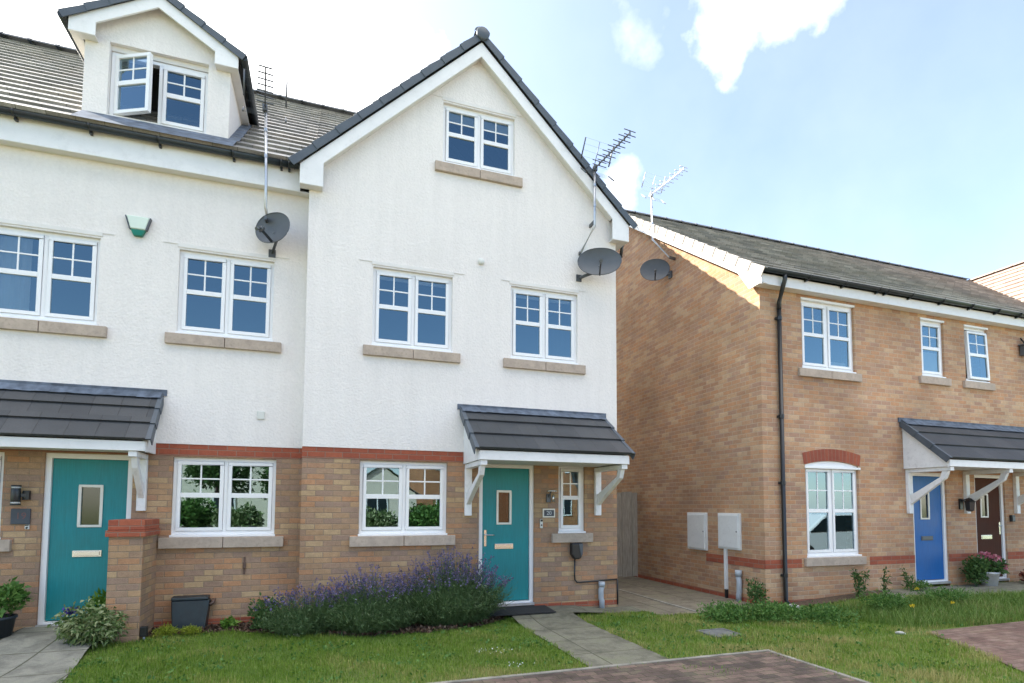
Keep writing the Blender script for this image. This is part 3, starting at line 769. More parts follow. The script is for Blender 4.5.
# thin drip beads and lintel trims over the upper windows
b = MB()
for k, ext in (('w1',0.2),('w2',0.16),('at',0.2)):
    x0,x1,z0,z1 = WM[k]; zb = z1+0.045
    b.box(x0-0.02, x1+0.02, -0.022, -0.0125, zb-0.02, zb+0.03); b.box(x0-ext, x0-0.021, -0.020, -0.0125, zb+0.018, zb+0.03); b.box(x1+0.021, x1+ext-0.02, -0.020, -0.0125, zb+0.018, zb+0.03)
b.build_each('lintel_trim', 'soffit_board', MH)
front_door(MH, *DM, 0.0, 'teal_door', (2.482,2.655,1.355,1.81), (2.425,2.715,0.96,1.04), hinge='R')
canopy(MH, 1.92, 4.16, 0.0, 0.87, 3.10, 2.337, 2.213, (1.99, 4.10))
b = MB(); b.lathe([(0.0,-0.035),(0.04,-0.035),(0.05,-0.02),(0.05,0)], (2.161,-0.013,5.282), 14, axis=(0,1,0)); b.build('vent_cap', 'pale_plastic', MH)
# bargeboards with boxed feet
bo = -0.15
def barge(mb, cx, za, half, wd, slope, y0, y1, foot_z, foot_w):
    """gable board: top line apex (cx,za) down to cx±half; vertical width wd"""
    zl = za-half*slope
    for s in (-1, 1):
        P = [(cx, za), (cx+s*half, zl), (cx+s*half, foot_z), (cx+s*(half-foot_w), foot_z), (cx+s*(half-foot_w), za-(half-foot_w)*slope-wd), (cx, za-wd)]
        mb.prism(P, 'y', y0, y1)
b = MB(); barge(b, 2.11, 8.635, 2.52, 0.225, 0.965, bo, bo+0.025, 5.93, 0.30)
b.build_each('bargeboard', 'white_board', MH, bevel=0.005)
b = MB()
for s in (-1, 1):
    x = 2.11+s*2.52; xi = 2.11+s*2.225
    b.box(min(x,xi)+0.003, max(x,xi)-0.003, bo+0.026, -0.013, 5.932, 5.95)
    P0 = (2.11, 8.635-0.20); P1 = (2.11+s*2.225, 8.635-2.225*0.965-0.20)
    b.prism([P0, P1, (P1[0],P1[1]+0.02), (P0[0],P0[1]+0.02)], 'y', bo+0.026, -0.013)
b.build_each('soffit', 'soffit_board', MH)
b = MB(); b.box(4.475, 4.62, 0.0, 9.7, 5.94, 6.16); b.build('side_fascia', 'white_board', MH)
# cross-gable roof
b = MB()
zr = 8.80; ze = 6.27
dz = zr-ze
for s in (-1, 1):
    xe = 2.11+s*2.60
    roof_slope(b, (xe, bo+0.02, ze), (0, 3.2, 0), (-s*2.60, 0, dz), 10)
rf = b.build('gable_roof', 'roof_tile', MH)
b = MB()
for s in (-1, 1):
    n = Vector((s*dz, 0, 2.60)).normalized()
    verge_units(b, Vector((2.11+s*2.64, bo-0.03, ze-0.055))+n*0.0, Vector((2.11+s*0.03, bo-0.03, zr-0.05))+n*0.0, (0,-1,0), 0.06, 0.085, 9, n)
b.build_each('verge', 'verge_tile', MH, bevel=0.004)
b = MB(); ridge_tiles(b, (2.11, bo-0.03, zr-0.03), (2.11, 3.0, zr-0.03), 0.11)
b.build('ridge', 'ridge_tile', MH)
b = MB(); b.lathe([(0.0,-0.022),(0.088,-0.022),(0.10,-0.012),(0.10,0.03)], (2.115, bo-0.045, zr-0.06), 24, axis=(0,1,0))
b.build('ridge_end_cap', 'verge_tile', MH)
# rear main roof of this house (ridge runs along the terrace)
EZ, EY, RY, RZ = 6.33, 0.05, 5.0, 10.62
def main_z(y): return EZ+(RZ-EZ)*(y-EY)/(RY-EY)
b = MB(); roof_slope(b, (-0.25, 0.40, main_z(0.40)), (4.87,0,0), (0, RY-0.40, RZ-main_z(0.40)), 18)
roof_slope(b, (-0.25, 9.95, EZ), (4.87,0,0), (0, RY-9.95, RZ-EZ), 19)
b.build('rear_roof', 'roof_tile', MH)
b = MB(); ridge_tiles(b, (-0.25, RY, RZ), (4.62, RY, RZ)); b.build('rear_ridge', 'ridge_tile', MH)
b = MB(); n = Vector((0,-(RZ-EZ),RY-EY)).normalized(); verge_units(b, (4.60,0.30,main_z(0.30)), (4.60,RY,RZ), (1,0,0), 0.06, 0.12, 18, n); b.build('rear_verge', 'verge_tile', MH)
b = MB(); b.tube([(4.66,0.12,6.12),(4.66,0.12,6.0),(4.64,0.14,5.82),(4.54,0.42,5.66),(4.51,0.45,5.58),(4.51,0.45,0.05)], 0.036, 10)
b.build_each('downpipe', 'black_plastic', MH)
b = MB(); b.tube([(4.66,0.05,6.17),(4.66,9.5,6.17)], 0.055, 10); b.build_each('gutter', 'gutter_black', MH)
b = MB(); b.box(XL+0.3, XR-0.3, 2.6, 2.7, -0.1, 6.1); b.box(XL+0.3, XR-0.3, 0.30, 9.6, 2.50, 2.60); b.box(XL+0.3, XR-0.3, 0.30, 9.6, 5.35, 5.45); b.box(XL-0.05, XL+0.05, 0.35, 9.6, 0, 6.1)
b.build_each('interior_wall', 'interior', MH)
# roller blinds behind the attic panes
b = MB()
for xa, xb in ((1.62,2.10),(2.15,2.63)): b.box(xa, xb, 0.072, 0.075, 7.42, 7.62)
for xa, xb in ((0.65,1.13),(1.18,1.67),(2.7,3.18),(3.22,3.71)): b.box(xa, xb, 0.072, 0.075, 4.84, 4.93)
b.build_each('window_blind', 'blind', MH)

# ------------------------------------------------------------------ left terraced house with the dormer
YL = 0.3
LH = thing('terraced_house', 'white rendered terraced house with a gabled roof dormer, brick ground floor and teal door', 'house', (-2.6, YL, 0))
X0, X1 = -12.0, -0.291  # left end carried on out of view to shade the left path
WL = dict(a=(-3.92,-2.765,3.84,4.98), b=(-1.885,-0.728,3.84,4.98), g=(-1.865,-0.63,1.18,2.222), s=(-4.08,-3.625,1.18,2.222))
DL = (-3.228, -2.305, 0.145, 2.228)
b = MB(); b.wall(rect(X0, X1, -0.2, 2.24), [rect(*WL['g']), rect(*WL['s']), [(DL[0],0.0),(DL[1],0.0),(DL[1],DL[3]-.001),(DL[0],DL[3]-.001)]], YL, YL+0.29)
b.box(X0, X0+0.29, YL+0.291, 9.7, -0.2, 2.389); b.box(X0, X1, 9.7, 9.95, -0.2, 2.389)
b.build('brick_wall', 'buff_brick', LH)
b = MB(); b.box(X0, X1, YL-0.006, YL+0.28, 2.2405, 2.389); b.build_each('brick_band', 'red_brick', LH)
b = MB(); b.box(DL[1]+0.001, X1, YL-0.004, YL+0.02, 0.045, 0.118); b.build_each('plinth_course', 'red_brick', LH)
b = MB(); b.wall(rect(X0, X1, 2.39, 6.05), [rect(*WL['a']), rect(*WL['b'])], YL-0.012, YL+0.29)
b.box(X0, X0+0.29, YL+0.291, 9.7, 2.39, 6.2); b.box(X0, X1, 9.7, 9.96, 2.39, 6.2)
b.build('rendered_wall', 'white_render', LH)
for k in ('a','b'): window(LH, *WL[k], YL-0.012)
window(LH, *WL['g'], YL); window(LH, *WL['s'], YL, lights=1, joint=False)
b = MB()
for k, ext in (('a',0.15),('b',0.19)):
    x0,x1,z0,z1 = WL[k]; zb = z1+0.045
    b.box(x0-0.02, x1+0.02, YL-0.022, YL-0.0125, zb-0.02, zb+0.03); b.box(x0-ext, x0-0.021, YL-0.020, YL-0.0125, zb+0.018, zb+0.03); b.box(x1+0.021, x1+ext, YL-0.020, YL-0.0125, zb+0.018, zb+0.03)
b.build_each('lintel_trim', 'soffit_board', LH)
front_door(LH, *DL, YL, 'teal_door', (-2.855,-2.66,1.345,1.815), (-2.92,-2.615,0.95,1.03), hinge='R', handle=False)
canopy(LH, -4.3, -2.06, YL, 0.45, 3.09, 2.362, 2.245, (-4.2, -2.19), zb=1.52)
b = MB(); b.box(-0.888,-0.792, YL-0.03, YL-0.0125, 2.765, 2.875); b.build('wall_vent', 'pale_plastic', LH, bevel=0.006)
b = MB(); b.box(-0.995,-0.975, YL-0.02, YL-0.001, 0.68, 0.91); b.box(-1.005,-0.965, YL-0.028, YL-0.0205, 0.76, 0.84); b.build('brown_cable_cover', 'copper_brown', LH, bevel=0.004)
b = MB(); b.box(X0, -0.415, 0.15, 0.172, 5.97, 6.30); b.build('fascia', 'white_board', LH, bevel=0.004)
b = MB(); b.box(X0, X1, 0.173, YL-0.013, 5.975, 5.99); b.box(X0, X1, 0.10, 0.6, 6.302, 6.31); b.build_each('soffit', 'soffit_board', LH)
gutter(LH, X0, -0.43, 0.075, 6.30, (-4.5,-3.62,-2.86,-2.11,-1.25,-0.66,-0.56))
b = MB(); roof_slope(b, (X0, EY, EZ), (X1+0.04-X0, 0, 0), (0, RY-EY, RZ-EZ), 19)
roof_slope(b, (X0, 9.95, EZ), (X1+0.04-X0, 0, 0), (0, RY-9.95, RZ-EZ), 19)
b.build('roof', 'roof_tile', LH)
b = MB(); ridge_tiles(b, (X0, RY, RZ), (-0.25, RY, RZ)); b.build('ridge', 'ridge_tile', LH)
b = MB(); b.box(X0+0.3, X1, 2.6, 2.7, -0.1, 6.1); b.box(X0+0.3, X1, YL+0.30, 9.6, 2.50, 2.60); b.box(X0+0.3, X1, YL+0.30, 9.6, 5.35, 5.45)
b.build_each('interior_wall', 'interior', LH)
# curtain in the cut-off left window
b = MB(); 
for i in range(7):
    x = -3.86+i*0.05; b.face([(x,YL+0.085+0.02*(i%2),3.9),(x+0.05,YL+0.085+0.02*((i+1)%2),3.9),(x+0.05,YL+0.085+0.02*((i+1)%2),4.95),(x,YL+0.085+0.02*(i%2),4.95)])
b.build('curtain', 'curtain', LH)
# dormer
YD = 0.38; dx0, dx1 = -3.07, -1.372; dcx = -2.235; dz0 = 6.62
op = (-2.80, -1.645, 6.66, 7.67)
b = MB(); dap = 8.33
b.wall([(dx0,dz0-0.03),(dx1,dz0-0.03),(dx1,7.80),(dcx,dap-.01),(dx0,7.80)], [rect(*op)], YD, YD+0.16)
for x, o in ((dx0, 1), (dx1, -1)):
    b.prism([(YD+0.161, main_z(YD+0.161)-0.05),(YD+0.161, 7.66),(1.7, 7.66),(1.7, main_z(1.7)-0.05)], 'x', x, x+0.10*o)
dm = b.build('dormer', 'white_render', LH)
f = window(LH, op[0]+0.005, op[1]-0.005, op[2]+0.005, op[3]-0.075, YD+0.03, sill=False, open_idx=0)
b = MB(); b.box(op[0], op[1], YD+0.06, YD+0.12, op[3]-0.07, op[3]-0.001); b.box(op[0]-0.06, op[1]+0.05, YD-0.03, YD+0.03, op[2]-0.035, op[2]+0.003)
b.build_each('dormer_trim', 'soffit_board', dm)
b = MB(); barge(b, dcx, 8.385, 0.975, 0.18, 0.61, YD-0.13, YD-0.105, 7.615, 0.29); b.build_each('dormer_bargeboard', 'white_board', dm, bevel=0.004)
b = MB()
for s in (-1,1):
    xo, xi = dcx+s*0.975, dcx+s*0.685
    b.box(min(xo,xi)+.003, max(xo,xi)-.003, YD-0.104, YD-0.002, 7.617, 7.632)
    b.box(min(xo,dcx+s*0.865), max(xo,dcx+s*0.865), YD-0.001, 1.75, 7.617, 7.632)
for s in (-1,1): b.prism([(dcx,8.36),(dcx+s*0.95,8.36-0.95*0.61),(dcx+s*0.95,8.34-0.95*0.61-0.02),(dcx,8.32)], 'y', YD-0.103, YD+0.02)
b.build_each('dormer_soffit', 'soffit_board', dm)
b = MB(); drz = 8.46; dez = 7.83
for s in (-1,1):
    roof_slope(b, (dcx+s*1.02, YD-0.13, dez), (0, 2.6, 0), (-s*1.02, 0, drz-dez), 4)
b.build('dormer_roof', 'roof_tile', dm)
b = MB()
for s in (-1,1):
    n = Vector((s*(drz-dez),0,1.02)).normalized()
    verge_units(b, Vector((dcx+s*1.04, YD-0.155, dez-0.035))+n*0.015, Vector((dcx+s*0.02, YD-0.155, drz-0.02))+n*0.015, (0,-1,0), 0.06, 0.075, 4, n)
b.build_each('dormer_verge', 'verge_tile', dm, bevel=0.004)
b = MB(); ridge_tiles(b, (dcx, YD-0.15, drz), (dcx, 2.4, drz), 0.11); b.build('dormer_ridge', 'ridge_tile', dm)
b = MB()
for s in (-1,1): b.tube([(dcx+s*1.045, YD-0.14, 7.79),(dcx+s*1.045, 1.75, 7.79)], 0.05, 10)
b.build_each('dormer_gutter', 'gutter_black', dm)
b = MB(); un = Vector((0,-(RZ-EZ),RY-EY)).normalized()
a = Vector((0, 0.03, main_z(0.03)))+un*0.045; c = Vector((0, YD-0.003, main_z(YD-0.003)))+un*0.05
xs = [dx0+0.02+(dx1+0.10-dx0)*i/10 for i in range(11)]
for i in range(10):
    b.face([(xs[i],a.y,a.z),(xs[i+1],a.y,a.z),(xs[i+1],c.y,c.z),(xs[i],c.y,c.z)])
b.box(xs[0], xs[-1], YD-0.012, YD-0.001, dz0-0.02, dz0+0.03)
for x, o in ((dx1+0.002, 1),):
    p = Vector((x+0.06, YD, main_z(YD)))+un*0.04; q = Vector((x+0.06, 1.6, main_z(1.6)))+un*0.04
    b.face([p-Vector((0.06,0,0)), p+Vector((0.08,0,0)), q+Vector((0.08,0,0)), q-Vector((0.06,0,0))])
b.build('lead_apron', 'lead', dm)
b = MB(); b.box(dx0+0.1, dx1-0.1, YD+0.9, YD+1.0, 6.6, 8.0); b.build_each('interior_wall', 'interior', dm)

# ------------------------------------------------------------------ brick pier by the left door
PR = thing('brick_pier', 'short buff brick pier with a red brick capping beside the left teal door', 'pier', (-2.18, 0.0, 0.0))
b = MB(); b.box(-2.345, -2.005, -0.30, YL-0.001, -0.1, 1.225); b.build('shaft', 'buff_brick', PR)
b = MB(); b.box(-2.375, -1.975, -0.33, YL-0.001, 1.2255, 1.298); b.box(-2.355, -1.99, -0.312, YL-0.001, 1.3055, 1.42); b.box(-2.36, -1.995, -0.305, YL-0.001, 1.2985, 1.305); b.build('capping', 'red_brick', PR, bevel=0.006)

# ------------------------------------------------------------------ brick house on the right
YR = -0.7; XW = 6.76
BH = thing('brick_house', 'tan brick house with a shared porch over blue and brown doors', 'house', (10, YR, 0))
WR = dict(u=(7.64,8.845,3.96,5.16), n1=(10.52,11.14,4.06,5.14), n2=(11.72,12.39,4.06,5.14), g=(7.64,8.84,0.765,2.26))
DB, DN = (10.15,11.045,0.24,2.255), (11.83,12.70,0.23,2.255)
gx0, gx1 = WR['g'][0], WR['g'][1]; gcx = (gx0+gx1)/2
def arc(z_end, z_mid, x0, x1, n=12):
    return [(x0+(x1-x0)*i/n, z_end+(z_mid-z_end)*(1-(2*i/n-1)**2)) for i in range(n+1)]
hole_g = [(gx0,0.765),(gx1,0.765)]+arc(2.325,2.40,gx0,gx1)[::-1]
b = MB()
b.wall(rect(XW, 19.0, -0.2, 5.36), [rect(*WR['u']), rect(*WR['n1']), rect(*WR['n2']), hole_g, [(DB[0],0),(DB[1],0),(DB[1],DB[3]),(DB[0],DB[3])], [(DN[0],0),(DN[1],0),(DN[1],DN[3]),(DN[0],DN[3])]], YR, YR+0.28)
HS = 0.739; HEY, HEZ, HRY, HRZ = -0.95, 5.44, 3.71, 8.80
def hz(y): return HEZ+(HRZ-HEZ)*((y-HEY)/(HRY-HEY) if y <= HRY else (2*HRY-HEY-y)/(HRY-HEY))
b.wall([(YR+0.281,-0.2),(8.1,-0.2),(8.1,hz(8.1)-0.06),(HRY,hz(HRY)-0.08),(YR+0.281,hz(YR+0.281)-0.06)], [], XW, XW+0.28, axis='x')
b.box(XW+0.281, 19, 8.1-0.28, 8.1, -0.2, 5.36)
b.build('brick_wall', 'tan_brick', BH)
b = MB()
for xa, xb in ((XW-0.003, gx0-0.125), (gx1+0.205, DB[0]-0.002), (DB[1]+0.002, DN[0]-0.002), (DN[1]+0.002, 15.0)): b.box(xa, xb, YR-0.005, YR+0.02, 0.607, 0.752)
b.box(XW-0.005, XW+0.02, YR+0.021, 0.753, 0.600, 0.745)
b.build_each('brick_band', 'red_brick', BH)
b = MB(); b.box(XW-0.0035, DB[0]-0.002, YR-0.004, YR+0.02, 0.015, 0.088); b.box(XW-0.004, XW+0.02, YR+0.021, 8.0, 0.012, 0.085); b.build_each('plinth_course', 'red_brick', BH)
b = MB(); lo, hi = arc(2.325,2.40,gx0-0.03,gx1+0.03), arc(2.515,2.605,gx0-0.06,gx1+0.06)
for i in range(12):
    q = [lo[i], lo[i+1], hi[i+1], hi[i]]
    u0_, u1_ = i*0.1, (i+1)*0.1
    b.face([(p[0],YR-0.004,p[1]) for p in q], uv=[(u0_,0.1),(u1_,0.1),(u1_,0.3),(u0_,0.3)])
    b.face([(lo[i][0],YR-0.004,lo[i][1]),(lo[i+1][0],YR-0.004,lo[i+1][1]),(lo[i+1][0],YR+0.02,lo[i+1][1]),(lo[i][0],YR+0.02,lo[i][1])], uv=[(u0_,.1),(u1_,.1),(u1_,.12),(u0_,.12)])
    b.face([(hi[i][0],YR-0.004,hi[i][1]),(hi[i+1][0],YR-0.004,hi[i+1][1]),(hi[i+1][0],YR+0.02,hi[i+1][1]),(hi[i][0],YR+0.02,hi[i][1])], uv=[(u0_,.3),(u1_,.3),(u1_,.32),(u0_,.32)])
b.build('brick_arch', 'red_soldier', BH)
window(BH, *WR['u'], YR, sill_ext=0.10)
window(BH, *WR['n1'], YR, lights=1, joint=False, sill_ext=0.10)
open_ang = 2; open_side = 'T'
window(BH, *WR['n2'], YR, lights=1, joint=False, sill_ext=0.10, open_idx=0)
f = window(BH, gx0, gx1, 0.765, 2.30, YR, sill_ext=0.07, joint=False)
b = MB(); b.prism([(gx0,2.301),(gx1,2.301)]+[(p[0],p[1]-.003) for p in arc(2.325,2.40,gx0,gx1)[::-1]], 'y', YR+0.03, YR+0.10); b.box(gx0-0.01, gx1+0.04, YR-0.015, YR+0.05, 2.262, 2.30); b.build('arched_head', 'upvc', f, bevel=0.003)
b = MB()
for k in ('u','n1','n2'):
    x0,x1,z0,z1 = WR[k]; b.box(x0-0.01, x1+0.01, YR-0.015, YR+0.045, z1-0.001, z1+0.035)
b.build_each('window_head', 'upvc', BH)
front_door(BH, *DB, YR, 'blue_door', (10.44,10.62,1.42,1.87), (10.41,10.71,1.005,1.085), hinge='R', handle=False, dark_slot=True)
front_door(BH, *DN, YR, 'brown_door', (12.09,12.25,1.45,1.86), (12.04,12.35,1.005,1.085), hinge='L')
canopy(BH, 9.94, 13.55, YR, 0.77, 3.245, 2.42, 2.305, (10.03, 11.55, 13.0), zb=1.50)
b = MB(); b.box(XW-0.13, 15.2, YR-0.17, YR-0.148, 5.24, 5.41); b.build('fascia', 'white_board', BH, bevel=0.004)
b = MB(); b.box(XW-0.13, 15.2, YR-0.147, YR-0.001, 5.245, 5.26); b.build_each('soffit', 'soffit_board', BH)
gutter(BH, XW-0.16, 15.2, YR-0.245, 5.46, (7.55,8.35,9.15,9.35,9.95,10.75,11.55,12.3,12.95))
b = MB(); b.tube([(7.06,YR-0.245,5.41),(7.06,YR-0.245,5.33),(7.07,YR-0.16,5.16),(7.115,YR-0.055,5.02),(7.115,YR-0.05,4.9)], 0.036, 10); b.tube([(7.115,YR-0.05,4.92),(7.115,YR-0.05,0.10),(7.13,YR-0.10,0.04)], 0.034, 10)
for z in (4.75, 3.1, 2.0, 0.5): b.box(7.06, 7.17, YR-0.045, YR-0.002, z-0.02, z+0.02); b.lathe([(0.041,-0.03),(0.041,0.03)], (7.115,YR-0.05,z), 10)
b.build_each('downpipe', 'black_plastic', BH)
b = MB(); roof_slope(b, (XW-0.15, HEY, HEZ), (20.5-XW, 0, 0), (0, HRY-HEY, HRZ-HEZ), 17)
roof_slope(b, (XW-0.15, 2*HRY-HEY, HEZ), (19.2-XW, 0, 0), (0, -(HRY-HEY), HRZ-HEZ), 17)
b.build('roof', 'roof_tile', BH)
b = MB(); ridge_tiles(b, (XW-0.18, HRY, HRZ), (19.2, HRY, HRZ), 0.10); b.build('ridge', 'ridge_tile', BH)
b = MB(); n = Vector((0,-(HRZ-HEZ),HRY-HEY)).normalized()
verge_units(b, Vector((XW-0.155, HEY-0.02, HEZ)), Vector((XW-0.155, HRY, HRZ)), (-1,0,0), 0.06, 0.13, 16, n)
n2 = Vector((0,(HRZ-HEZ),HRY-HEY)).normalized()
verge_units(b, Vector((XW-0.155, 2*HRY-HEY, HEZ)), Vector((XW-0.155, HRY, HRZ)), (-1,0,0), 0.06, 0.13, 16, n2)
b.build_each('verge', 'pale_verge', BH, bevel=0.003)
b = MB()
def hl(y, d): return hz(y)-d
for ya, yb in ((HEY+0.05, HRY), (HRY, 2*HRY-HEY-0.05)):
    b.prism([(ya, hz(ya)-0.055),(yb, hz(yb)-0.055),(yb, hz(yb)-0.26),(ya, hz(ya)-0.26)], 'x', XW-0.145, XW-0.123)
b.prism([(HEY+0.08,5.24),(YR+0.10,5.24),(YR+0.40,hz(YR+0.40)-0.24),(HEY+0.08,hz(HEY+0.08)-0.2)], 'x', XW-0.122, XW-0.10)
b.build_each('bargeboard', 'white_board', BH, bevel=0.004)
b = MB()
for ya, yb in ((HEY+0.05, HRY), (HRY, 2*HRY-HEY-0.05)):
    b.prism([(ya, hz(ya)-0.24),(yb, hz(yb)-0.24),(yb, hz(yb)-0.225),(ya, hz(ya)-0.225)], 'x', XW-0.099, XW-0.002)
b.build_each('verge_soffit', 'soffit_board', BH)
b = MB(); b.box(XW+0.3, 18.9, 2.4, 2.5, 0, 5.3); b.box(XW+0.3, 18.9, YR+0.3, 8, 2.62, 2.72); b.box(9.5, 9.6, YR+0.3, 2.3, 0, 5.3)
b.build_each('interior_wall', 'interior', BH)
b = MB(); b.box(10.60, 11.06, YR+0.085, YR+0.09, 4.15, 4.56); b.box(8.32,8.72, YR+0.085, YR+0.09, 4.05, 4.16)
b.build_each('window_blind', 'blind', BH)

# wing beyond, with its roof lit by the sun
WG = thing('neighbouring_house', 'far right house whose pale sunlit tiled roof shows above the grey roof', 'house', (19.2, -1, 0))
b = MB(); roof_slope(b, (14.6, -1.2, 5.352), (0, 11, 0), (4.6, 0, 3.4), 17); roof_slope(b, (23.8, -1.2, 5.352), (0, 11, 0), (-4.6, 0, 3.4), 17); b.build('roof', 'sunlit_tile', WG)
b = MB(); b.wall([(15.05,-0.2),(23.35,-0.2),(23.35,5.6),(19.2,8.66),(15.05,5.6)], [], -1.0, -0.72); b.box(23.1, 23.35, -0.71, 9.5, -0.2, 5.35); b.box(19.3, 23.35, 9.25, 9.5, -0.2, 5.35); b.build('brick_wall', 'tan_brick', WG)
b = MB(); ridge_tiles(b, (19.2,-1.2,8.76), (19.2,9.8,8.76), 0.1); b.build('ridge', 'sunlit_tile', WG)

for wx in (16.6, 20.4):
    for wz in (1.0, 3.9): window(WG, wx, wx+1.2, wz, wz+1.15, -1.10, sill=False)
# ------------------------------------------------------------------ side gate in the passage
SG = thing('timber_gate', 'weathered grey timber board gate closing the side passage', 'gate', (5.6, 3.14, 0))
b = MB(); x = 4.475; k = 0
while x < 6.74:
    w_ = 0.118+0.006*math.sin(k*2.1); b.box(x, min(x+w_,6.745), 3.12-(0.012 if k%2 else 0.0), 3.14, 0.03+0.008*(k%3), 1.93+0.012*math.sin(k*1.7)); x += w_+0.007; k += 1
b.build('boards', 'old_timber', SG)
b = MB(); 
for z in (0.3, 1.0, 1.65): b.box(4.48, 6.74, 3.141, 3.18, z, z+0.09)
b.build_each('rails', 'old_timber', SG)

# ------------------------------------------------------------------ fixtures on the walls
def dish(name, label, c, w_, h_, axis, wallpt, arm=True, group='satellite dishes on the walls', body='dish_grey'):
    """offset dish: oval reflector, feed arm, LNB and wall bracket"""
    c = Vector(c); ax = Vector(axis).normalized(); root = thing(name, label, 'satellite dish', c, group)
    mb = MB(); prof = [(0.02+0.98*i/8, 0.16*(i/8)**2) for i in range(9)]
    side = ax.cross(Vector((0,0,1))).normalized(); up = side.cross(ax)
    rings = []
    for rad, h in prof:
        ring = []
        for k in range(32):
            an = 2*math.pi*k/32; ex = math.cos(an); ey = math.sin(an)
            ex = math.copysign(abs(ex)**0.92, ex); ey *= (1.0 if ey < 0 else 0.94)
            ring.append(c+side*(ex*w_/2*rad)+up*(ey*h_/2*rad)+ax*(h*w_*0.5-0.03))
        rings.append(ring)
    for i in range(len(rings)-1):
        for k in range(32): mb.face([rings[i][k], rings[i][(k+1)%32], rings[i+1][(k+1)%32], rings[i+1][k]], smooth=True)
    mb.face(rings[0])
    rim = rings[-1]+[rings[-1][0]]; mb.tube(rim, 0.006, 6)
    mb.build('reflector', body, root)
    mb = MB(); foot = c-up*h_*0.46+ax*0.05; lnb = c-up*h_*0.34+ax*w_*0.46
    mb.bar(foot-ax*0.06, lnb, 0.022, 0.03); mb.build('feed_arm', 'black_plastic', root)
    mb = MB(); back = (c-lnb).normalized()
    mb.tube([lnb-back*0.02, lnb+back*0.05], 0.030, 10); mb.tube([lnb-back*0.09, lnb-back*0.02], 0.022, 10); mb.tube([lnb, lnb-up*0.05], 0.014, 8); mb.build('receiver', 'dark_metal', root)
    mb = MB(); wp = Vector(wallpt); nrm = (c-wp)
    mb.tube([c-ax*0.02-up*0.05, c-ax*0.10-up*0.10, Vector((wp.x,wp.y,wp.z))], 0.019, 8)
    return root, mb, ax
DAX = (-0.46, -0.86, 0.10)
root, mb, ax = dish('satellite_dish', 'dark grey satellite dish on the left house wall beneath its roof aerial mast', (-0.735, 0.02, 5.335), 0.52, 0.44, (-0.52,-0.84,0.06), (-0.76,YL-0.013,5.09))
mb.box(-0.805,-0.715, YL-0.03, YL-0.0125, 5.03, 5.14); mb.build('wall_bracket', 'dark_metal', root)
root, mb, ax = dish('satellite_dish', 'dark grey satellite dish on the right edge of the white gable front', (4.03, -0.26, 5.46), 0.68, 0.47, (-0.40,-0.90,0.10), (3.78,-0.013,5.25))
mb.box(3.74,3.83, -0.03, -0.0125, 5.20, 5.31); mb.tube([(3.79,-0.06,5.25),(4.03,-0.2,5.36)], 0.02, 8); mb.build('wall_bracket', 'dark_metal', root)
root, mb, ax = dish('satellite_dish', 'dark grey satellite dish on the shaded side wall of the brick house', (6.50, 1.95, 6.60), 0.60, 0.50, (-0.50,-0.84,0.10), (XW-0.001,1.75,6.45))
mb.box(XW-0.03,XW-0.001,1.70,1.81,6.38,6.52); mb.build('wall_bracket', 'dark_metal', root)
def aerial(label, mast, head, blen, col='dark_metal', dirv=(0.10,-1,0), single=False, mastmat='galvanised', clamp=None, mast_r=0.019):
    root = thing('television_aerial', label, 'aerial', mast[0], 'television aerials on masts')
    mb = MB(); mb.tube(mast, mast_r, 10)
    for p, q in zip(mast, mast[1:]): pass
    for t in (0.35, 0.7):
        a, b_ = Vector(mast[-2]), Vector(mast[-1]); p = a.lerp(b_, t); mb.lathe([(mast_r+0.005,-0.02),(mast_r+0.005,0.02)], p, 10)
    mb.build('mast', mastmat, root)
    if clamp:
        mb = MB(); 
        for p in clamp: mb.bar(p[0], p[1], 0.03, 0.05)
        mb.build('mast_clamp', 'dark_metal', root)
    h = Vector(head); d = Vector(dirv).normalized(); s = d.cross(Vector((0,0,1))).normalized()
    mb = MB(); mb.bar(h-d*0.08, h+d*blen, 0.016, 0.016); mb.box(h.x-0.03,h.x+0.03,h.y-0.03,h.y+0.03,h.z-0.05,h.z+0.03); mb.build('boom', col, root)
    mb = MB(); n = 7
    for k in range(n):
        p = h+d*(blen*(0.14+0.86*k/(n-1))); L = 0.17-0.012*k*0.5
        if single:
            mb.tube([p-s*L*0.62, p+s*L*0.62], 0.009, 6)
        else:
            for zz in (0.035, -0.035): mb.tube([p-s*L*0.75+Vector((0,0,zz)), p+s*L*0.75+Vector((0,0,zz))], 0.007, 6)
            mb.bar(p-Vector((0,0,0.04)), p+Vector((0,0,0.04)), 0.02, 0.012)
    mb.build('directors', col, root)
    mb = MB()
    for sg in (1, -1):
        bs = h-d*0.02+Vector((0,0,0.05*sg)); tp = bs+d*0.16+Vector((0,0,0.30*sg if sg > 0 else -0.17))
        for k in range(5):
            p = bs.lerp(tp, k/4); mb.tube([p-s*0.26, p+s*0.26], 0.0012, 5)
        for e in (-0.26, 0.26): mb.tube([bs.lerp(tp,0.12)+s*e, tp+s*e], 0.011, 6)
        mb.tube([bs, tp], 0.006, 6)
    mb.build('mesh_reflector', col, root)
    return root
aerial('television aerial on a thin mast rising past the eaves of the left house', [(-0.80,0.24,5.40),(-0.835,0.02,5.60),(-0.835,0.0,5.93),(-0.87,0.0,6.97)], (-0.875,-0.02,6.96), 0.76, single=True, clamp=[((-0.83,0.0,5.45),(-0.80,YL-0.013,5.45))])
aerial('dark television aerial on a cranked mast at the right slope of the white gable', [(3.80,-0.06,5.66),(3.985,-0.19,6.07),(3.985,-0.19,7.03)], (3.99,-0.20,7.02), 0.92, clamp=[((3.80,-0.06,5.66),(3.80,-0.012,5.66)),((3.99,-0.17,6.15),(3.99,-0.012,6.15))])
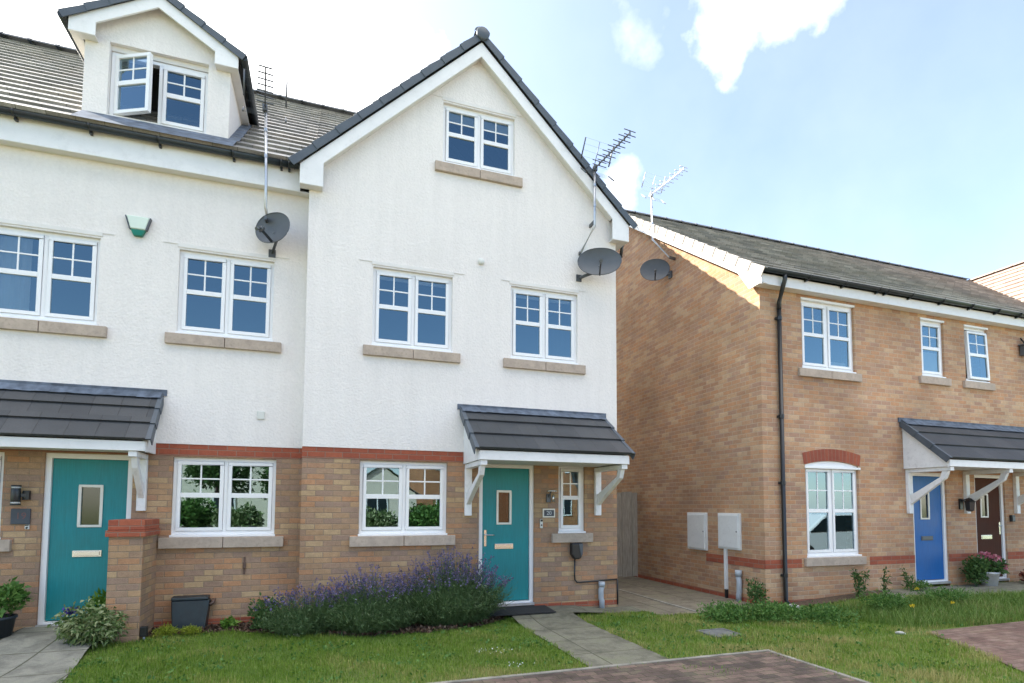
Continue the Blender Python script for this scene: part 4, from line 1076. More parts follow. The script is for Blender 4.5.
aerial('pale sunlit television aerial on a cranked mast at the verge of the brick house', [(6.62,1.60,6.74),(6.55,2.10,7.33),(6.55,2.13,8.36)], (6.55,2.12,8.35), 1.0, col='galvanised', clamp=[((6.62,1.60,6.74),(XW-0.001,1.60,6.72))])

AL = thing('burglar_alarm', 'pale green and dark green alarm box high on the white wall between two windows', 'alarm box', (-2.356, YL, 5.19))
b = MB(); b.prism([(-2.485,5.315),(-2.225,5.315),(-2.27,5.145),(-2.435,5.145)], 'y', YL-0.07, YL-0.0125); b.build('cover', 'alarm_white', AL, bevel=0.012)
b = MB(); b.prism([(-2.437,5.143),(-2.268,5.143),(-2.305,5.06),(-2.40,5.06)], 'y', YL-0.065, YL-0.0125); b.build('lens', 'alarm_green', AL, bevel=0.008)
b = MB()
for xa, xb in ((-2.495,-2.445),(-2.215,-2.262)): b.bar((xa,YL-0.04,5.31),(xb,YL-0.04,5.145), 0.012, 0.05, up=(0,1,0))
b.build_each('side_trim', 'dark_metal', AL)

WLt = thing('wall_light', 'black cylinder wall light left of the left teal door', 'wall light', (-3.44, YL, 1.70))
b = MB(); b.tube([(-3.455,YL-0.09,1.625),(-3.455,YL-0.09,1.785)], 0.047, 16); b.box(-3.41,-3.345,YL-0.05,YL-0.001,1.65,1.76); b.bar((-3.455,YL-0.09,1.705),(-3.38,YL-0.03,1.705),0.04,0.04); b.build('body', 'black_plastic', WLt, bevel=0.003)
b = MB(); b.tube([(-3.455,YL-0.09,1.786),(-3.455,YL-0.09,1.806)], 0.046, 16); b.tube([(-3.455,YL-0.09,1.604),(-3.455,YL-0.09,1.624)], 0.046, 16); b.build_each('diffuser', 'lens_grey', WLt)
b = MB(); b.tube([(-3.455,YL-0.09,1.807),(-3.455,YL-0.09,1.825)], 0.05, 16); b.tube([(-3.455,YL-0.09,1.585),(-3.455,YL-0.09,1.603)], 0.05, 16); b.build_each('end_cap', 'black_plastic', WLt)
def text(body, size, loc, mat, parent, name='number'):
    cu = bpy.data.curves.new(name, 'FONT'); cu.body = body; cu.size = size; cu.extrude = 0.001; cu.align_x = 'CENTER'; cu.align_y = 'CENTER'
    o = bpy.data.objects.new('tmp', cu); COL.objects.link(o)
    bpy.context.view_layer.update()
    me = bpy.data.meshes.new_from_object(o.evaluated_get(bpy.context.evaluated_depsgraph_get()))
    bpy.data.objects.remove(o)
    n = bpy.data.objects.new(name, me); COL.objects.link(n); me.materials.clear(); me.materials.append(MATS[mat])
    n.parent = parent; n.rotation_euler = (R(90),0,0); n.location = Vector(loc)-parent.location
    return n
S1 = thing('house_sign', 'dark slate house number sign under the black wall light', 'sign', (-3.43, YL, 1.45))
b = MB(); b.box(-3.525,-3.335,YL-0.02,YL-0.001,1.36,1.545); b.build('plate', 'slate', S1, bevel=0.004)
plain('sign_red', (0.17,0.075,0.07), 0.5); plain('sign_pale', (0.55,0.6,0.62), 0.5)
text('19', 0.11, (-3.425,YL-0.0205,1.455), 'sign_red', S1)
S2 = thing('house_sign', 'small house number plate with a pale frame between the main door and side window', 'sign', (3.274, 0, 1.497))
b = MB(); b.box(3.172,3.376,-0.014,-0.001,1.43,1.565); b.build('frame', 'cream_frame', S2, bevel=0.003)
b = MB(); b.box(3.192,3.356,-0.018,-0.0145,1.45,1.545); b.build('plate', 'slate', S2)
text('20', 0.085, (3.274,-0.0185,1.497), 'sign_pale', S2)
L2 = thing('wall_light', 'chrome wall light with a curved arm right of the main teal door', 'wall light', (3.27, 0, 1.72))
b = MB(); b.box(3.23,3.30,-0.03,-0.001,1.66,1.79); b.tube([(3.265,-0.03,1.74),(3.265,-0.08,1.80),(3.265,-0.13,1.83)], 0.012, 8); b.build_each('backplate', 'dark_metal', L2, bevel=0.004)
b = MB(); b.lathe([(0.0,0.03),(0.035,0.028),(0.075,0.012),(0.085,0.0),(0.08,-0.004)], (3.275,-0.12,1.83), 18); b.tube([(3.325,-0.06,1.67),(3.325,-0.06,1.78)], 0.018, 12); b.build_each('shade', 'chrome', L2)
def bell(label, x, z, Y, h=0.10):
    t = thing('doorbell', label, 'doorbell', (x, Y, z)); mb = MB(); mb.box(x-0.022,x+0.022,Y-0.025,Y-0.001,z-h/2,z+h/2); mb.build('housing', 'pale_plastic', t, bevel=0.006)
    mb = MB(); mb.lathe([(0.0,-0.004),(0.012,-0.004),(0.013,0)], (x,Y-0.0255,z-h*0.15), 12, axis=(0,1,0)); mb.box(x-0.018,x+0.018,Y-0.027,Y-0.0255,z+h*0.25,z+h*0.47); mb.build('button', 'black_plastic', t)
bell('white video doorbell below the pale framed number plate', 3.148, 1.335, 0.0, 0.135)
bell('small pale doorbell push under the slate house sign', -3.36, 1.325, YL, 0.055)
EV = thing('car_charger', 'black car charging unit with a trailing cable under the narrow side window', 'car charger', (3.717, 0, 0.91))
b = MB(); b.prism([(3.62,1.035),(3.815,1.035),(3.81,0.86),(3.765,0.79),(3.67,0.79),(3.622,0.86)], 'y', -0.10, -0.001); b.build('housing', 'black_plastic', EV, bevel=0.018)
b = MB(); b.prism([(3.735,1.025),(3.805,1.025),(3.80,0.87),(3.775,0.83)], 'y', -0.107, -0.1005); b.build('front_panel', 'dish_grey', EV)
b = MB(); b.tube([(3.70,-0.03,0.79),(3.695,-0.03,0.55),(3.70,-0.03,0.47),(3.735,-0.03,0.43),(3.79,-0.022,0.425),(4.12,-0.022,0.437),(4.44,-0.02,0.447)], 0.012, 8); b.tube([(4.452,-0.015,0.447),(4.456,-0.012,0.05)], 0.012, 8); b.build_each('cable', 'black_plastic', EV)
DP = thing('drain_pipe', 'short grey soil pipe stub against the wall below the car charger', 'pipe', (4.15, -0.06, 0))
b = MB(); b.tube([(4.15,-0.06,0.0),(4.15,-0.06,0.13),(4.135,-0.06,0.17),(4.135,-0.06,0.30),(4.15,-0.06,0.34),(4.15,-0.06,0.36)], 0.042, 14); b.build('pipe', 'pipe_grey', DP)
b = MB(); b.tube([(4.15,-0.06,0.35),(4.15,-0.06,0.425)], 0.050, 14); b.build('socket', 'pipe_grey', DP)
GB = thing('gas_meter_box', 'black sloping gas meter box standing at the foot of the brick wall', 'meter box', (-1.575, 0.2, 0))
b = MB(); b.prism([(YL-0.002,0.0),(YL-0.20,0.0),(YL-0.13,0.385),(YL-0.002,0.385)], 'x', -1.735, -1.425); b.v = [(-1.58+(x+1.58)*(1.0+0.20*z/0.385)*1.17, y, z) for x, y, z in b.v]; b.build('body', 'gas_box', GB, bevel=0.012)
b = MB(); b.prism([(YL-0.001,0.386),(YL-0.142,0.386),(YL-0.135,0.425),(YL-0.001,0.435)], 'x', -1.797, -1.378); b.build('lid', 'gas_box', GB, bevel=0.010)
b = MB(); b.tube([(-1.42,YL-0.09,0.32),(-1.35,YL-0.09,0.32),(-1.33,YL-0.09,0.345),(-1.33,YL-0.05,0.36),(-1.33,YL,0.36)], 0.022, 8); b.build('pipe', 'copper_brown', GB)
def meter(label, y0, y1, z0, z1):
    t = thing('meter_cabinet', label, 'meter cabinet', (XW-0.02, (y0+y1)/2, z0), 'white meter cabinets on the brick side wall')
    mb = MB(); mb.box(XW-0.045, XW-0.001, y0, y1, z0, z1); mb.build('cabinet', 'meter_white', t, bevel=0.006)
    mb = MB(); mb.box(XW-0.062, XW-0.0455, y0+0.03, y1-0.03, z0+0.03, z1-0.03); d = mb.build('door', 'meter_white', t, bevel=0.006)
    mb = MB(); mb.lathe([(0,-0.006),(0.012,-0.006),(0.014,0)], (XW-0.0625, y0+0.06, (z0+z1)/2), 12, axis=(1,0,0)); mb.build('lock', 'dark_metal', d)
    return t
meter('plain white meter cabinet farther along the brick side wall', 0.70, 1.26, 0.795, 1.495)
m2 = meter('white meter cabinet nearest the corner with a pale conduit under it', -0.18, 0.37, 0.865, 1.495)
b = MB(); b.box(XW-0.05, XW-0.001, 0.17, 0.225, 0.16, 0.864); b.build('conduit', 'meter_white', m2, bevel=0.005)
b = MB(); b.box(XW-0.045, XW-0.001, 0.175, 0.22, -0.02, 0.159); b.build('conduit_foot', 'black_plastic', m2)
D2 = thing('drain_pipe', 'short grey soil pipe stub at the foot of the brick side wall', 'pipe', (XW-0.06, -0.15, 0))
b = MB(); b.tube([(XW-0.06,-0.15,0.0),(XW-0.06,-0.15,0.12),(XW-0.06,-0.165,0.17),(XW-0.06,-0.165,0.35),(XW-0.06,-0.15,0.40),(XW-0.06,-0.15,0.44)], 0.045, 14); b.build('pipe', 'pipe_grey', D2)
b = MB(); b.tube([(XW-0.06,-0.15,0.43),(XW-0.06,-0.15,0.53)], 0.055, 14); b.build('socket', 'pipe_grey', D2)
FM = thing('wall_light', 'dark lantern high on the brick house at the right edge of the photo', 'wall light', (13.42, YR, 4.82))
b = MB(); b.box(13.33,13.5,YR-0.16,YR-0.02,4.70,4.90); b.box(13.30,13.53,YR-0.18,YR-0.01,4.90,4.93); b.build('housing', 'dish_grey', FM, bevel=0.006)
b = MB(); b.bar((13.41,YR-0.08,4.93),(13.41,YR-0.001,5.08),0.02,0.02); b.build('arm', 'black_plastic', FM)
L3 = thing('wall_light', 'black lantern between the blue door and the brown door', 'wall light', (11.35, YR, 1.66))
b = MB(); b.lathe([(0.03,-0.12),(0.07,-0.10),(0.085,0.05),(0.10,0.06),(0.02,0.13)], (11.40,YR-0.17,1.66), 6, smooth=False); b.build('lantern', 'black_plastic', L3)
b = MB(); b.box(11.36,11.44,YR-0.03,YR-0.001,1.58,1.78); b.bar((11.40,YR-0.03,1.74),(11.40,YR-0.17,1.79),0.02,0.02); b.build('arm', 'black_plastic', L3)
KB = thing('key_safe', 'small black key box on the brick right of the brown door', 'key box', (12.86, YR, 1.42))
b = MB(); b.box(12.80,12.90,YR-0.05,YR-0.001,1.34,1.47); b.build('body', 'black_plastic', KB, bevel=0.008)
b = MB(); b.box(12.815,12.885,YR-0.056,YR-0.0505,1.36,1.44); b.build('cover', 'dark_metal', KB)
BL = thing('garden_light', 'small black stake light beside the brick pier', 'garden light', (-1.96, -0.22, 0))
b = MB(); b.tube([(-1.965,-0.26,0.0),(-1.965,-0.26,0.06)], 0.015, 8); b.build('stake', 'galvanised', BL)
b = MB(); b.box(-2.0,-1.93,-0.295,-0.225,0.06,0.17); b.build('lamp_head', 'black_plastic', BL, bevel=0.006)
DMt = thing('doormat', 'black rubber doormat on the path below the main teal door', 'doormat', (2.75, -0.25, 0.08))
b = MB()
b.prism([(-0.46,0.075),(-0.025,0.095),(-0.025,0.108),(-0.46,0.088)], 'x', 2.17, 3.20); b.build('mat', 'mat_rubber', DMt)
MC = thing('manhole_cover', 'rectangular grey inspection cover set in the right lawn', 'manhole cover', (4.77, -2.03, 0))
b = MB(); b.wall(rect(4.56,4.98,-2.23,-1.83), [rect(4.595,4.945,-2.195,-1.865)], 0.002, 0.022)
b.v = [(x, z, y) for x, y, z in b.v]; b.build('frame', 'iron_cover', MC)
b = MB(); b.box(4.60,4.94,-2.19,-1.87,0.0,0.018); b.build('plate', 'iron_cover', MC)

# ------------------------------------------------------------------ lawn blades
def inpoly(x, y, poly):
    r = np.zeros(len(x), bool); j = len(poly)-1
    for i in range(len(poly)):
        xi, yi = poly[i]; xj, yj = poly[j]
        c = ((yi > y) != (yj > y)) & (x < (xj-xi)*(y-yi)/(yj-yi+1e-12)+xi); r ^= c; j = i
    return r
def vgz(x, y): return np.array([gz(a, b_) for a, b_ in zip(x, y)])
def blades(name, polys, excl, density, h, wd, label_kind='stuff', mat='grass_blade', lean=0.55, hvar=None, tintf=None):
    XX = []; YY = []
    for poly in polys:
        xs = [p[0] for p in poly]; ys_ = [p[1] for p in poly]
        A = (max(xs)-min(xs))*(max(ys_)-min(ys_)); n = int(A*density)
        x = NR.uniform(min(xs), max(xs), n); y = NR.uniform(min(ys_), max(ys_), n)
        k = inpoly(x, y, poly); XX.append(x[k]); YY.append(y[k])
    x = np.concatenate(XX); y = np.concatenate(YY)
    k = np.ones(len(x), bool)
    jx, jy = 0.045*np.sin(y*17+x*5)+NR.normal(size=len(x))*0.018, 0.045*np.sin(x*19+y*4)+NR.normal(size=len(x))*0.018
    for p in excl: k &= ~inpoly(x+jx, y+jy, p)
    patch = np.sin(x*3.1+np.sin(y*2.3)*1.7)*np.cos(y*3.7+x*1.1)+0.5*np.sin(x*9+y*7)
    k &= NR.random(len(x)) < (0.80+0.2*patch)
    x, y, patch = x[k], y[k], patch[k]; n = len(x); z = vgz(x, y)
    H = h*(0.5+0.9*NR.random(n))*(1+0.22*patch)
    if hvar is not None: H *= hvar(x, y)
    a = NR.uniform(0, 2*np.pi, n); la = NR.uniform(0.1, 1, n)*lean*H; th = a+np.pi/2+NR.normal(size=n)*0.4
    dx, dy = np.cos(a)*la, np.sin(a)*la; sx, sy = np.cos(th)*wd/2, np.sin(th)*wd/2
    V = np.zeros((n,5,3))
    V[:,0] = np.stack([x-sx,y-sy,z-0.004],1); V[:,1] = np.stack([x+sx,y+sy,z-0.004],1)
    V[:,2] = np.stack([x+sx*.8+dx*.35,y+sy*.8+dy*.35,z+H*0.6],1); V[:,3] = np.stack([x-sx*.8+dx*.35,y-sy*.8+dy*.35,z+H*0.6],1)
    V[:,4] = np.stack([x+dx,y+dy,z+H*0.92],1)
    base = (np.arange(n)*5)[:,None]
    F = np.concatenate([base+np.array([0,1,2]), base+np.array([0,2,3]), base+np.array([3,2,4])], 0)
    t = np.clip(0.38+0.22*patch+0.16*np.sin(x*1.3+1)*np.sin(y*1.9+x*0.7)+0.14*np.sin(x*4.3+2*np.sin(y*3))*np.sin(y*5.1)+NR.normal(size=n)*0.22+(0 if tintf is None else tintf(x, y)), 0, 1)
    o = quads_obj(name, mat, None, V.reshape(-1,3), F, np.repeat(t, 5))
    return tag(o, kind=label_kind)
P_LP = [(-3.34,-3.2),(-1.95,-3.2),(-2.36,-0.75),(-2.36,0.4),(-3.34,0.4)]
P_FP = [(2.55,-2.9),(3.44,-2.9),(3.44,-0.48),(4.72,-0.48),(4.72,0.2),(2.55,0.2)]
P_PIER = [(-2.35,-0.31),(-2.0,-0.31),(-2.0,0.4),(-2.35,0.4)]
P_PASS = [(4.68,-0.80),(6.76,-0.88),(6.76,0.2),(4.68,0.2)]
P_SLAB = [(8.7,-1.45),(9.3,-1.65),(11.3,-1.55),(12.6,-1.45),(14,-1.45),(14,-0.7),(9.0,-0.7)]
P_MAN = [(4.56,-2.23),(4.98,-2.23),(4.98,-1.83),(4.56,-1.83)]
P_GRAV = [(6.76,-0.6),(6.9,-0.92),(8.0,-0.97),(9.0,-1.0),(9.2,-0.6)]
P_DR2 = [(7.45,-2.8),(6.95,-3.75),(6.52,-4.3),(5.95,-5.6),(5.6,-7),(16,-7),(16,-2.8)]
EXC = [P_LP, P_FP, P_PIER, P_PASS, P_SLAB, P_MAN, P_GRAV, P_DR2, BED]
left_lawn = [(-2.4,-2.89),(2.57,-2.89),(2.57,0.0),(-2.4,0.0)]
right_lawn = [(3.42,-2.89),(4.75,-2.89),(7.6,-2.7),(14,-2.7),(14,-0.7),(3.45,-0.45)]
strip = [(4.71,-2.82),(7.4,-2.8),(6.9,-3.75),(6.5,-4.3),(5.9,-5.6),(5.75,-6.4),(4.71,-6.4)]
edge_f = lambda x, y: 0.30*np.exp(-((y+2.8)/0.25)**2)+0.10*np.sin(x*1.7)*np.sin(y*2.2)
g = blades('lawn_grass', [left_lawn], EXC, 5600, 0.042, 0.0045, tintf=edge_f)
tag(g, 'short green lawn grass in front of the white houses', 'grass')
g2 = blades('lawn_grass', [right_lawn, strip], EXC, 4200, 0.05, 0.0055, tintf=lambda x, y: edge_f(x, y)+0.30*np.exp(-((x-5.0)/0.45)**2)*(y < -2.8)+0.22)
tag(g2, 'yellowing lawn grass between the paths and drives on the right', 'grass')
g3 = blades('long_grass', [[(7.2,-2.6),(8.7,-2.75),(14,-2.65),(14,-1.45),(11.3,-1.75),(8.6,-1.55),(7.2,-1.3)]], [P_SLAB, P_DR2], 2800, 0.13, 0.006, mat='long_grass', lean=0.7, tintf=lambda x, y: 0.1*np.sin(x*2))
tag(g3, 'long rough grass in front of the brick house doors', 'grass')

# broad leaved weeds and daisies in the turf, grass growing in the joints of the drive
def scatter(poly, n, excl=()):
    xs = [p[0] for p in poly]; ys_ = [p[1] for p in poly]
    c = NR.uniform([min(xs), min(ys_)], [max(xs), max(ys_)], (n//14+1, 2))
    q = np.repeat(c, 14, 0)+NR.normal(size=(len(c)*14, 2))*0.07
    k = inpoly(q[:,0], q[:,1], poly)
    for e in excl: k &= ~inpoly(q[:,0], q[:,1], e)
    q = q[k]; return np.stack([q[:,0], q[:,1], vgz(q[:,0], q[:,1])+NR.uniform(0.012, 0.042, len(q))], 1)
pp = np.concatenate([scatter(left_lawn, 1500, EXC), scatter(right_lawn, 2600, EXC), scatter(strip, 700, EXC)])
tag(leaves('clover', 'weed_leaf', None, pp, 0.032, 0.8, 0.5), 'small clover patches spread through the lawn', 'clover', kind='stuff')
pp = np.concatenate([scatter([(1.5,-2.8),(2.5,-2.8),(2.5,-2.0),(1.5,-2.0)], 42, EXC)]); pp[:,2] += 0.025
tag(leaves('daisies', 'white_petal', None, pp, 0.012, 1.0, 0.8), 'tiny white daisies in the left lawn', 'daisies', kind='stuff')
jt = [(3.45,-3.02),(3.85,-3.05),(3.9,-3.4),(3.6,-3.55),(3.35,-3.3)]
tag(blades('joint_grass', [jt, [(4.55,-2.95),(4.68,-2.9),(4.68,-5),(4.62,-5)], [(2.6,-2.92),(3.4,-2.88),(3.4,-2.95),(2.6,-2.97)]], [], 420, 0.035, 0.006, mat='long_grass', lean=1.0), 'grass and moss growing between the driveway blocks', 'grass')
# bark chips and stones on the beds
def chips(name, polys, dens, size, mat, z=0.02):
    P = []
    for poly in polys:
        xs = [p[0] for p in poly]; ys_ = [p[1] for p in poly]
        n = int((max(xs)-min(xs))*(max(ys_)-min(ys_))*dens); x = NR.uniform(min(xs), max(xs), n); y = NR.uniform(min(ys_), max(ys_), n)
        k = inpoly(x, y, poly); P.append(np.stack([x[k], y[k], vgz(x[k],y[k])+z+0.01*NR.random(k.sum())], 1))
    o = leaves(name, mat, None, np.concatenate(P), size, 0.6, 0.15); return tag(o, kind='stuff')
tag(chips('bark_chips', [BED, LBED], 1900, 0.045, 'bark_chip', 0.024), 'brown bark chips on the planting beds by the walls', 'bark chips')

# ------------------------------------------------------------------ plants
def lavender(label, c, rx, ry, h, n, bloom=1.0, seed=0):
    root = thing('lavender_bush', label, 'lavender', (c[0],c[1],0.0), 'lavender bushes under the front window')
    an = NR.uniform(0, 2*np.pi, n); rad = np.sqrt(NR.random(n))
    bx = c[0]+np.cos(an)*rad*rx*0.55; by = c[1]+np.sin(an)*rad*ry*0.55
    ox, oy = np.cos(an)*rad, np.sin(an)*rad
    L = h*(0.52+0.44*NR.random(n)**1.4+0.16*(NR.random(n) > 0.86))*(1-0.38*rad**2)
    tx = bx+ox*rx*0.62+NR.normal(size=n)*0.02; ty = by+oy*ry*0.62+NR.normal(size=n)*0.02; tz = L*(1-0.14*rad)
    mx, my, mz = (bx*0.6+tx*0.4), (by*0.6+ty*0.4), tz*0.5
    # stems: 3-point ribbons
    P = np.stack([np.stack([bx,by,np.full(n,0.02)],1), np.stack([mx,my,mz],1), np.stack([tx,ty,tz],1)], 1)
    w_ = 0.0022; sd = np.stack([-np.sin(an+0.5), np.cos(an+0.5), np.zeros(n)],1)*w_
    V = np.stack([P[:,0]-sd,P[:,0]+sd,P[:,1]+sd,P[:,1]-sd,P[:,2]+sd*0.7,P[:,2]-sd*0.7],1).reshape(-1,3)
    b_ = (np.arange(n)*6)[:,None]; F = np.concatenate([b_+np.array([0,1,2,3]), b_+np.array([3,2,4,5])],0)
    quads_obj('stems', 'lavender_leaf', root, V, F, np.repeat(NR.random(n)*0.6, 6))
    # leaves along the lower part
    k = 14; t = NR.uniform(0.08, 0.82, (n,k))
    q = np.where(t[...,None] < 0.5, P[:,None,0]+(P[:,None,1]-P[:,None,0])*(t[...,None]*2), P[:,None,1]+(P[:,None,2]-P[:,None,1])*((t[...,None]-0.5)*2))
    q = (q+NR.normal(size=q.shape)*0.012).reshape(-1,3)
    leaves('foliage', 'lavender_leaf', root, q, 0.055, 0.16, 0.9)
    # flower spikes
    kk = int(n*bloom); idx = np.argsort(-(tz/h+0.28*NR.random(n)+0.12*oy))[:kk]; per = 10
    s_ = NR.random((kk,per)); d = P[idx,2]-P[idx,1]; d /= np.linalg.norm(d,axis=1,keepdims=True)
    q = P[idx,2][:,None]+d[:,None]*(s_[...,None]*0.095-0.075)+NR.normal(size=(kk,per,3))*0.006
    leaves('flower_spikes', 'lavender_bloom', root, q.reshape(-1,3), 0.020, 0.85, 0.3, tint=np.clip(NR.normal(0.45,0.28,kk*per),0,1))
    return root
lavender('small pale sparse lavender bush at the left end of the lavender row', (-0.16,-0.42), 0.60, 0.42, 0.62, 640, 0.22)
lavender('broad middle lavender bush directly below the front window', (0.62,-0.54), 0.76, 0.50, 0.82, 1250, 0.30)
lavender('tallest lavender bush with the deepest purple flowers spilling in front of the main teal door', (1.66,-0.44), 0.80, 0.50, 1.06, 1600, 0.40)

def shrub(name, label, cat, c, r, n, size, mat, aspect=0.5, up=0.3, group=None, stem=6, lobes=4, droop=0.0, base=0.0):
    root = thing(name, label, cat, (c[0],c[1],base), group)
    P = []; D = []
    for k in range(lobes):
        a = rng.uniform(0, 6.28); q = rng.uniform(0.15, 0.5) if lobes > 1 else 0
        cc = (c[0]+math.cos(a)*r[0]*q, c[1]+math.sin(a)*r[1]*q, base+c[2]+r[2]*rng.uniform(-0.15, 0.3))
        s_ = rng.uniform(0.55, 0.85) if lobes > 1 else 1.0
        p, d = blob(n//lobes, cc, (r[0]*s_, r[1]*s_, r[2]*s_)); P.append(p); D.append(d)
    P = np.concatenate(P); D = np.concatenate(D); P[:,2] = np.maximum(P[:,2], base+0.02)
    leaves('foliage', mat, root, P, size, aspect, up, outward=D*0.7, droop=droop)
    segs = [((c[0]+rng.uniform(-.05,.05), c[1]+rng.uniform(-.05,.05), base+0.0), tuple(P[rng.randrange(len(P))])) for _ in range(stem)]
    stems('stems', mat, root, segs, 0.004)
    return root
shrub('shrub', 'small dark green shrub at the left end of the lavender bed', 'shrub', (-0.62,-0.10,0.18), (0.27,0.20,0.26), 1100, 0.05, 'dark_leaf')
shrub('variegated_shrub', 'cream and green variegated shrub at the foot of the brick pier', 'shrub', (-2.42,-0.45,0.22), (0.35,0.30,0.28), 2600, 0.06, 'variegated_leaf', 0.42, droop=0.3, lobes=6)
rt = shrub('trailing_plant', 'dark leaved plant with a purple bloom left of the variegated shrub', 'plant', (-2.62,-0.24,0.20), (0.17,0.15,0.20), 620, 0.055, 'dark_leaf')
p, d = blob(70, (-2.66,-0.34,0.40), (0.07,0.05,0.045)); leaves('flowers', 'purple_petal', rt, p, 0.035, 0.8, 0.4)
shrub('shrub', 'light green leafy shrub behind the variegated shrub against the left teal door', 'shrub', (-2.47,-0.05,0.38), (0.17,0.13,0.17), 380, 0.075, 'fresh_leaf', 0.4)
shrub('heather', 'yellow green mound just left of the black meter box', 'heather', (-1.79,-0.17,0.06), (0.14,0.10,0.09), 700, 0.035, 'lime_leaf', 0.25, 0.9, group='low yellow green mounds')
shrub('heather', 'yellow green mound in front of the black meter box', 'heather', (-1.50,-0.14,0.05), (0.15,0.09,0.075), 600, 0.033, 'lime_leaf', 0.25, 0.9, group='low yellow green mounds')
shrub('small_plant', 'bright green seedling plant right of the black meter box', 'plant', (-1.10,0.10,0.07), (0.11,0.09,0.09), 260, 0.05, 'fresh_leaf')
# planter by the left door
PT = thing('flower_pot', 'dark pot of green plants with an orange flower left of the left teal door', 'flower pot', (-3.44,-0.10,0.045))
b = MB(); b.lathe([(0.0,0.0),(0.13,0.0),(0.17,0.27),(0.185,0.27),(0.185,0.30),(0.165,0.30),(0.155,0.26),(0.0,0.25)], (-3.44,-0.10,0.045), 20); b.build('pot', 'pot_dark', PT)
P = []; D = []
for cc, rr_ in (((-3.44,-0.10,0.48),(0.25,0.2,0.16)),((-3.66,-0.18,0.40),(0.2,0.18,0.2)),((-3.32,-0.10,0.58),(0.15,0.12,0.12))):
    p, d = blob(330, cc, rr_); P.append(p); D.append(d)
leaves('foliage', 'weed_leaf', PT, np.concatenate(P), 0.065, 0.55, 0.3, outward=np.concatenate(D)*0.7)
p, d = blob(40, (-3.45,-0.29,0.54), (0.05,0.03,0.03)); leaves('flowers', 'orange_petal', PT, p, 0.035, 0.8, 0.4)
rt = shrub('bedding_plant', 'russet leaved low bedding plants along the left path edge', 'plant', (-3.60,-0.35,0.05), (0.20,0.30,0.06), 420, 0.05, 'russet_leaf', 0.6, lobes=3)
# weeds and shrubs in front of the brick house
for (x, y, rx, ry, rz, n, lab) in [(5.45,-1.35,0.42,0.34,0.19,2600,'low spreading weed clump nearest the side passage slabs'),
                                   (6.05,-1.55,0.50,0.38,0.21,3000,'thick weed clump in front of the grey pipe stub'),
                                   (6.62,-1.85,0.42,0.32,0.16,2200,'weed clump below the black downpipe of the brick house')]:
    shrub('weed_clump', lab, 'weeds', (x,y,rz*0.5), (rx*1.08,ry*1.1,rz), n, 0.045, 'weed_leaf', 0.38, lobes=9, group='weeds along the brick house corner', stem=10)
shrub('weed_clump', 'dark nettle clump climbing the corner of the brick house wall', 'weeds', (6.55,-0.72,0.22), (0.16,0.12,0.24), 420, 0.055, 'dark_leaf', lobes=3, group='weeds along the brick house corner')
shrub('weed_clump', 'weed clump between the arched window and the long grass', 'weeds', (8.05,-1.72,0.14), (0.46,0.30,0.16), 1700, 0.045, 'weed_leaf', 0.3, 0.6, lobes=8, base=0.05, group='weeds along the brick house corner')
shrub('weed_clump', 'leafy weed clump in the long grass before the blue door', 'weeds', (9.2,-1.85,0.12), (0.60,0.28,0.12), 1500, 0.045, 'weed_leaf', 0.28, 0.7, lobes=8, base=0.12, group='weeds along the brick house corner')
shrub('weed_clump', 'low weed clump at the left jamb of the blue door', 'weeds', (9.85,-0.92,0.10), (0.32,0.13,0.11), 420, 0.045, 'weed_leaf', 0.35, lobes=5, base=0.15, group='weeds along the brick house corner')
def tallweed(label, x, y, h, w_, n, base):
    root = thing('tall_weed', label, 'weed', (x,y,base), 'tall weeds under the brick house band')
    segs = []; P = []
    for k in range(4):
        bx, by = x+rng.uniform(-.04,.04), y+rng.uniform(-.04,.04); tx, ty, tz = x+rng.uniform(-w_,w_), y+rng.uniform(-.08,.06), base+h*rng.uniform(.65,1)
        segs.append(((bx,by,base),(tx,ty,tz)))
        t = NR.random(n//4)[:,None]**0.7; p = np.array([bx,by,base])+(np.array([tx,ty,tz])-np.array([bx,by,base]))*t; P.append(p+NR.normal(size=p.shape)*0.02)
    leaves('foliage', 'dark_leaf', root, np.concatenate(P), 0.06, 0.35, 0.35); stems('stems', 'weed_leaf', root, segs, 0.005)
tallweed('tallest bushy dark weed below the arched window sill end', 8.45, -0.98, 0.58, 0.17, 330, 0.09)
tallweed('thin upright weed between the arched window and the blue door', 9.05, -0.95, 0.46, 0.06, 110, 0.12)
tallweed('thin weed stalk just left of the blue door frame', 9.75, -0.86, 0.38, 0.12, 130, 0.14)
# dandelions
for (x, y, z, lab) in [(8.0,-2.15,0.20,'yellow dandelion on the left in the long grass'),(8.75,-2.2,0.22,'yellow dandelion in the middle of the long grass'),(8.95,-1.55,0.32,'large yellow dandelion by the doorstep slab')]:
    t = thing('dandelion', lab, 'flower', (x,y,gz(x,y)), 'yellow dandelions in the long grass')
    stems('stem', 'weed_leaf', t, [((x,y,gz(x,y)),(x+.01,y-.01,z))], 0.004)
    p, d = blob(40, (x+.01,y-.01,z), (0.020,0.020,0.010)); leaves('flower_head', 'yellow_petal', t, p, 0.022, 0.5, 0.5, outward=d)
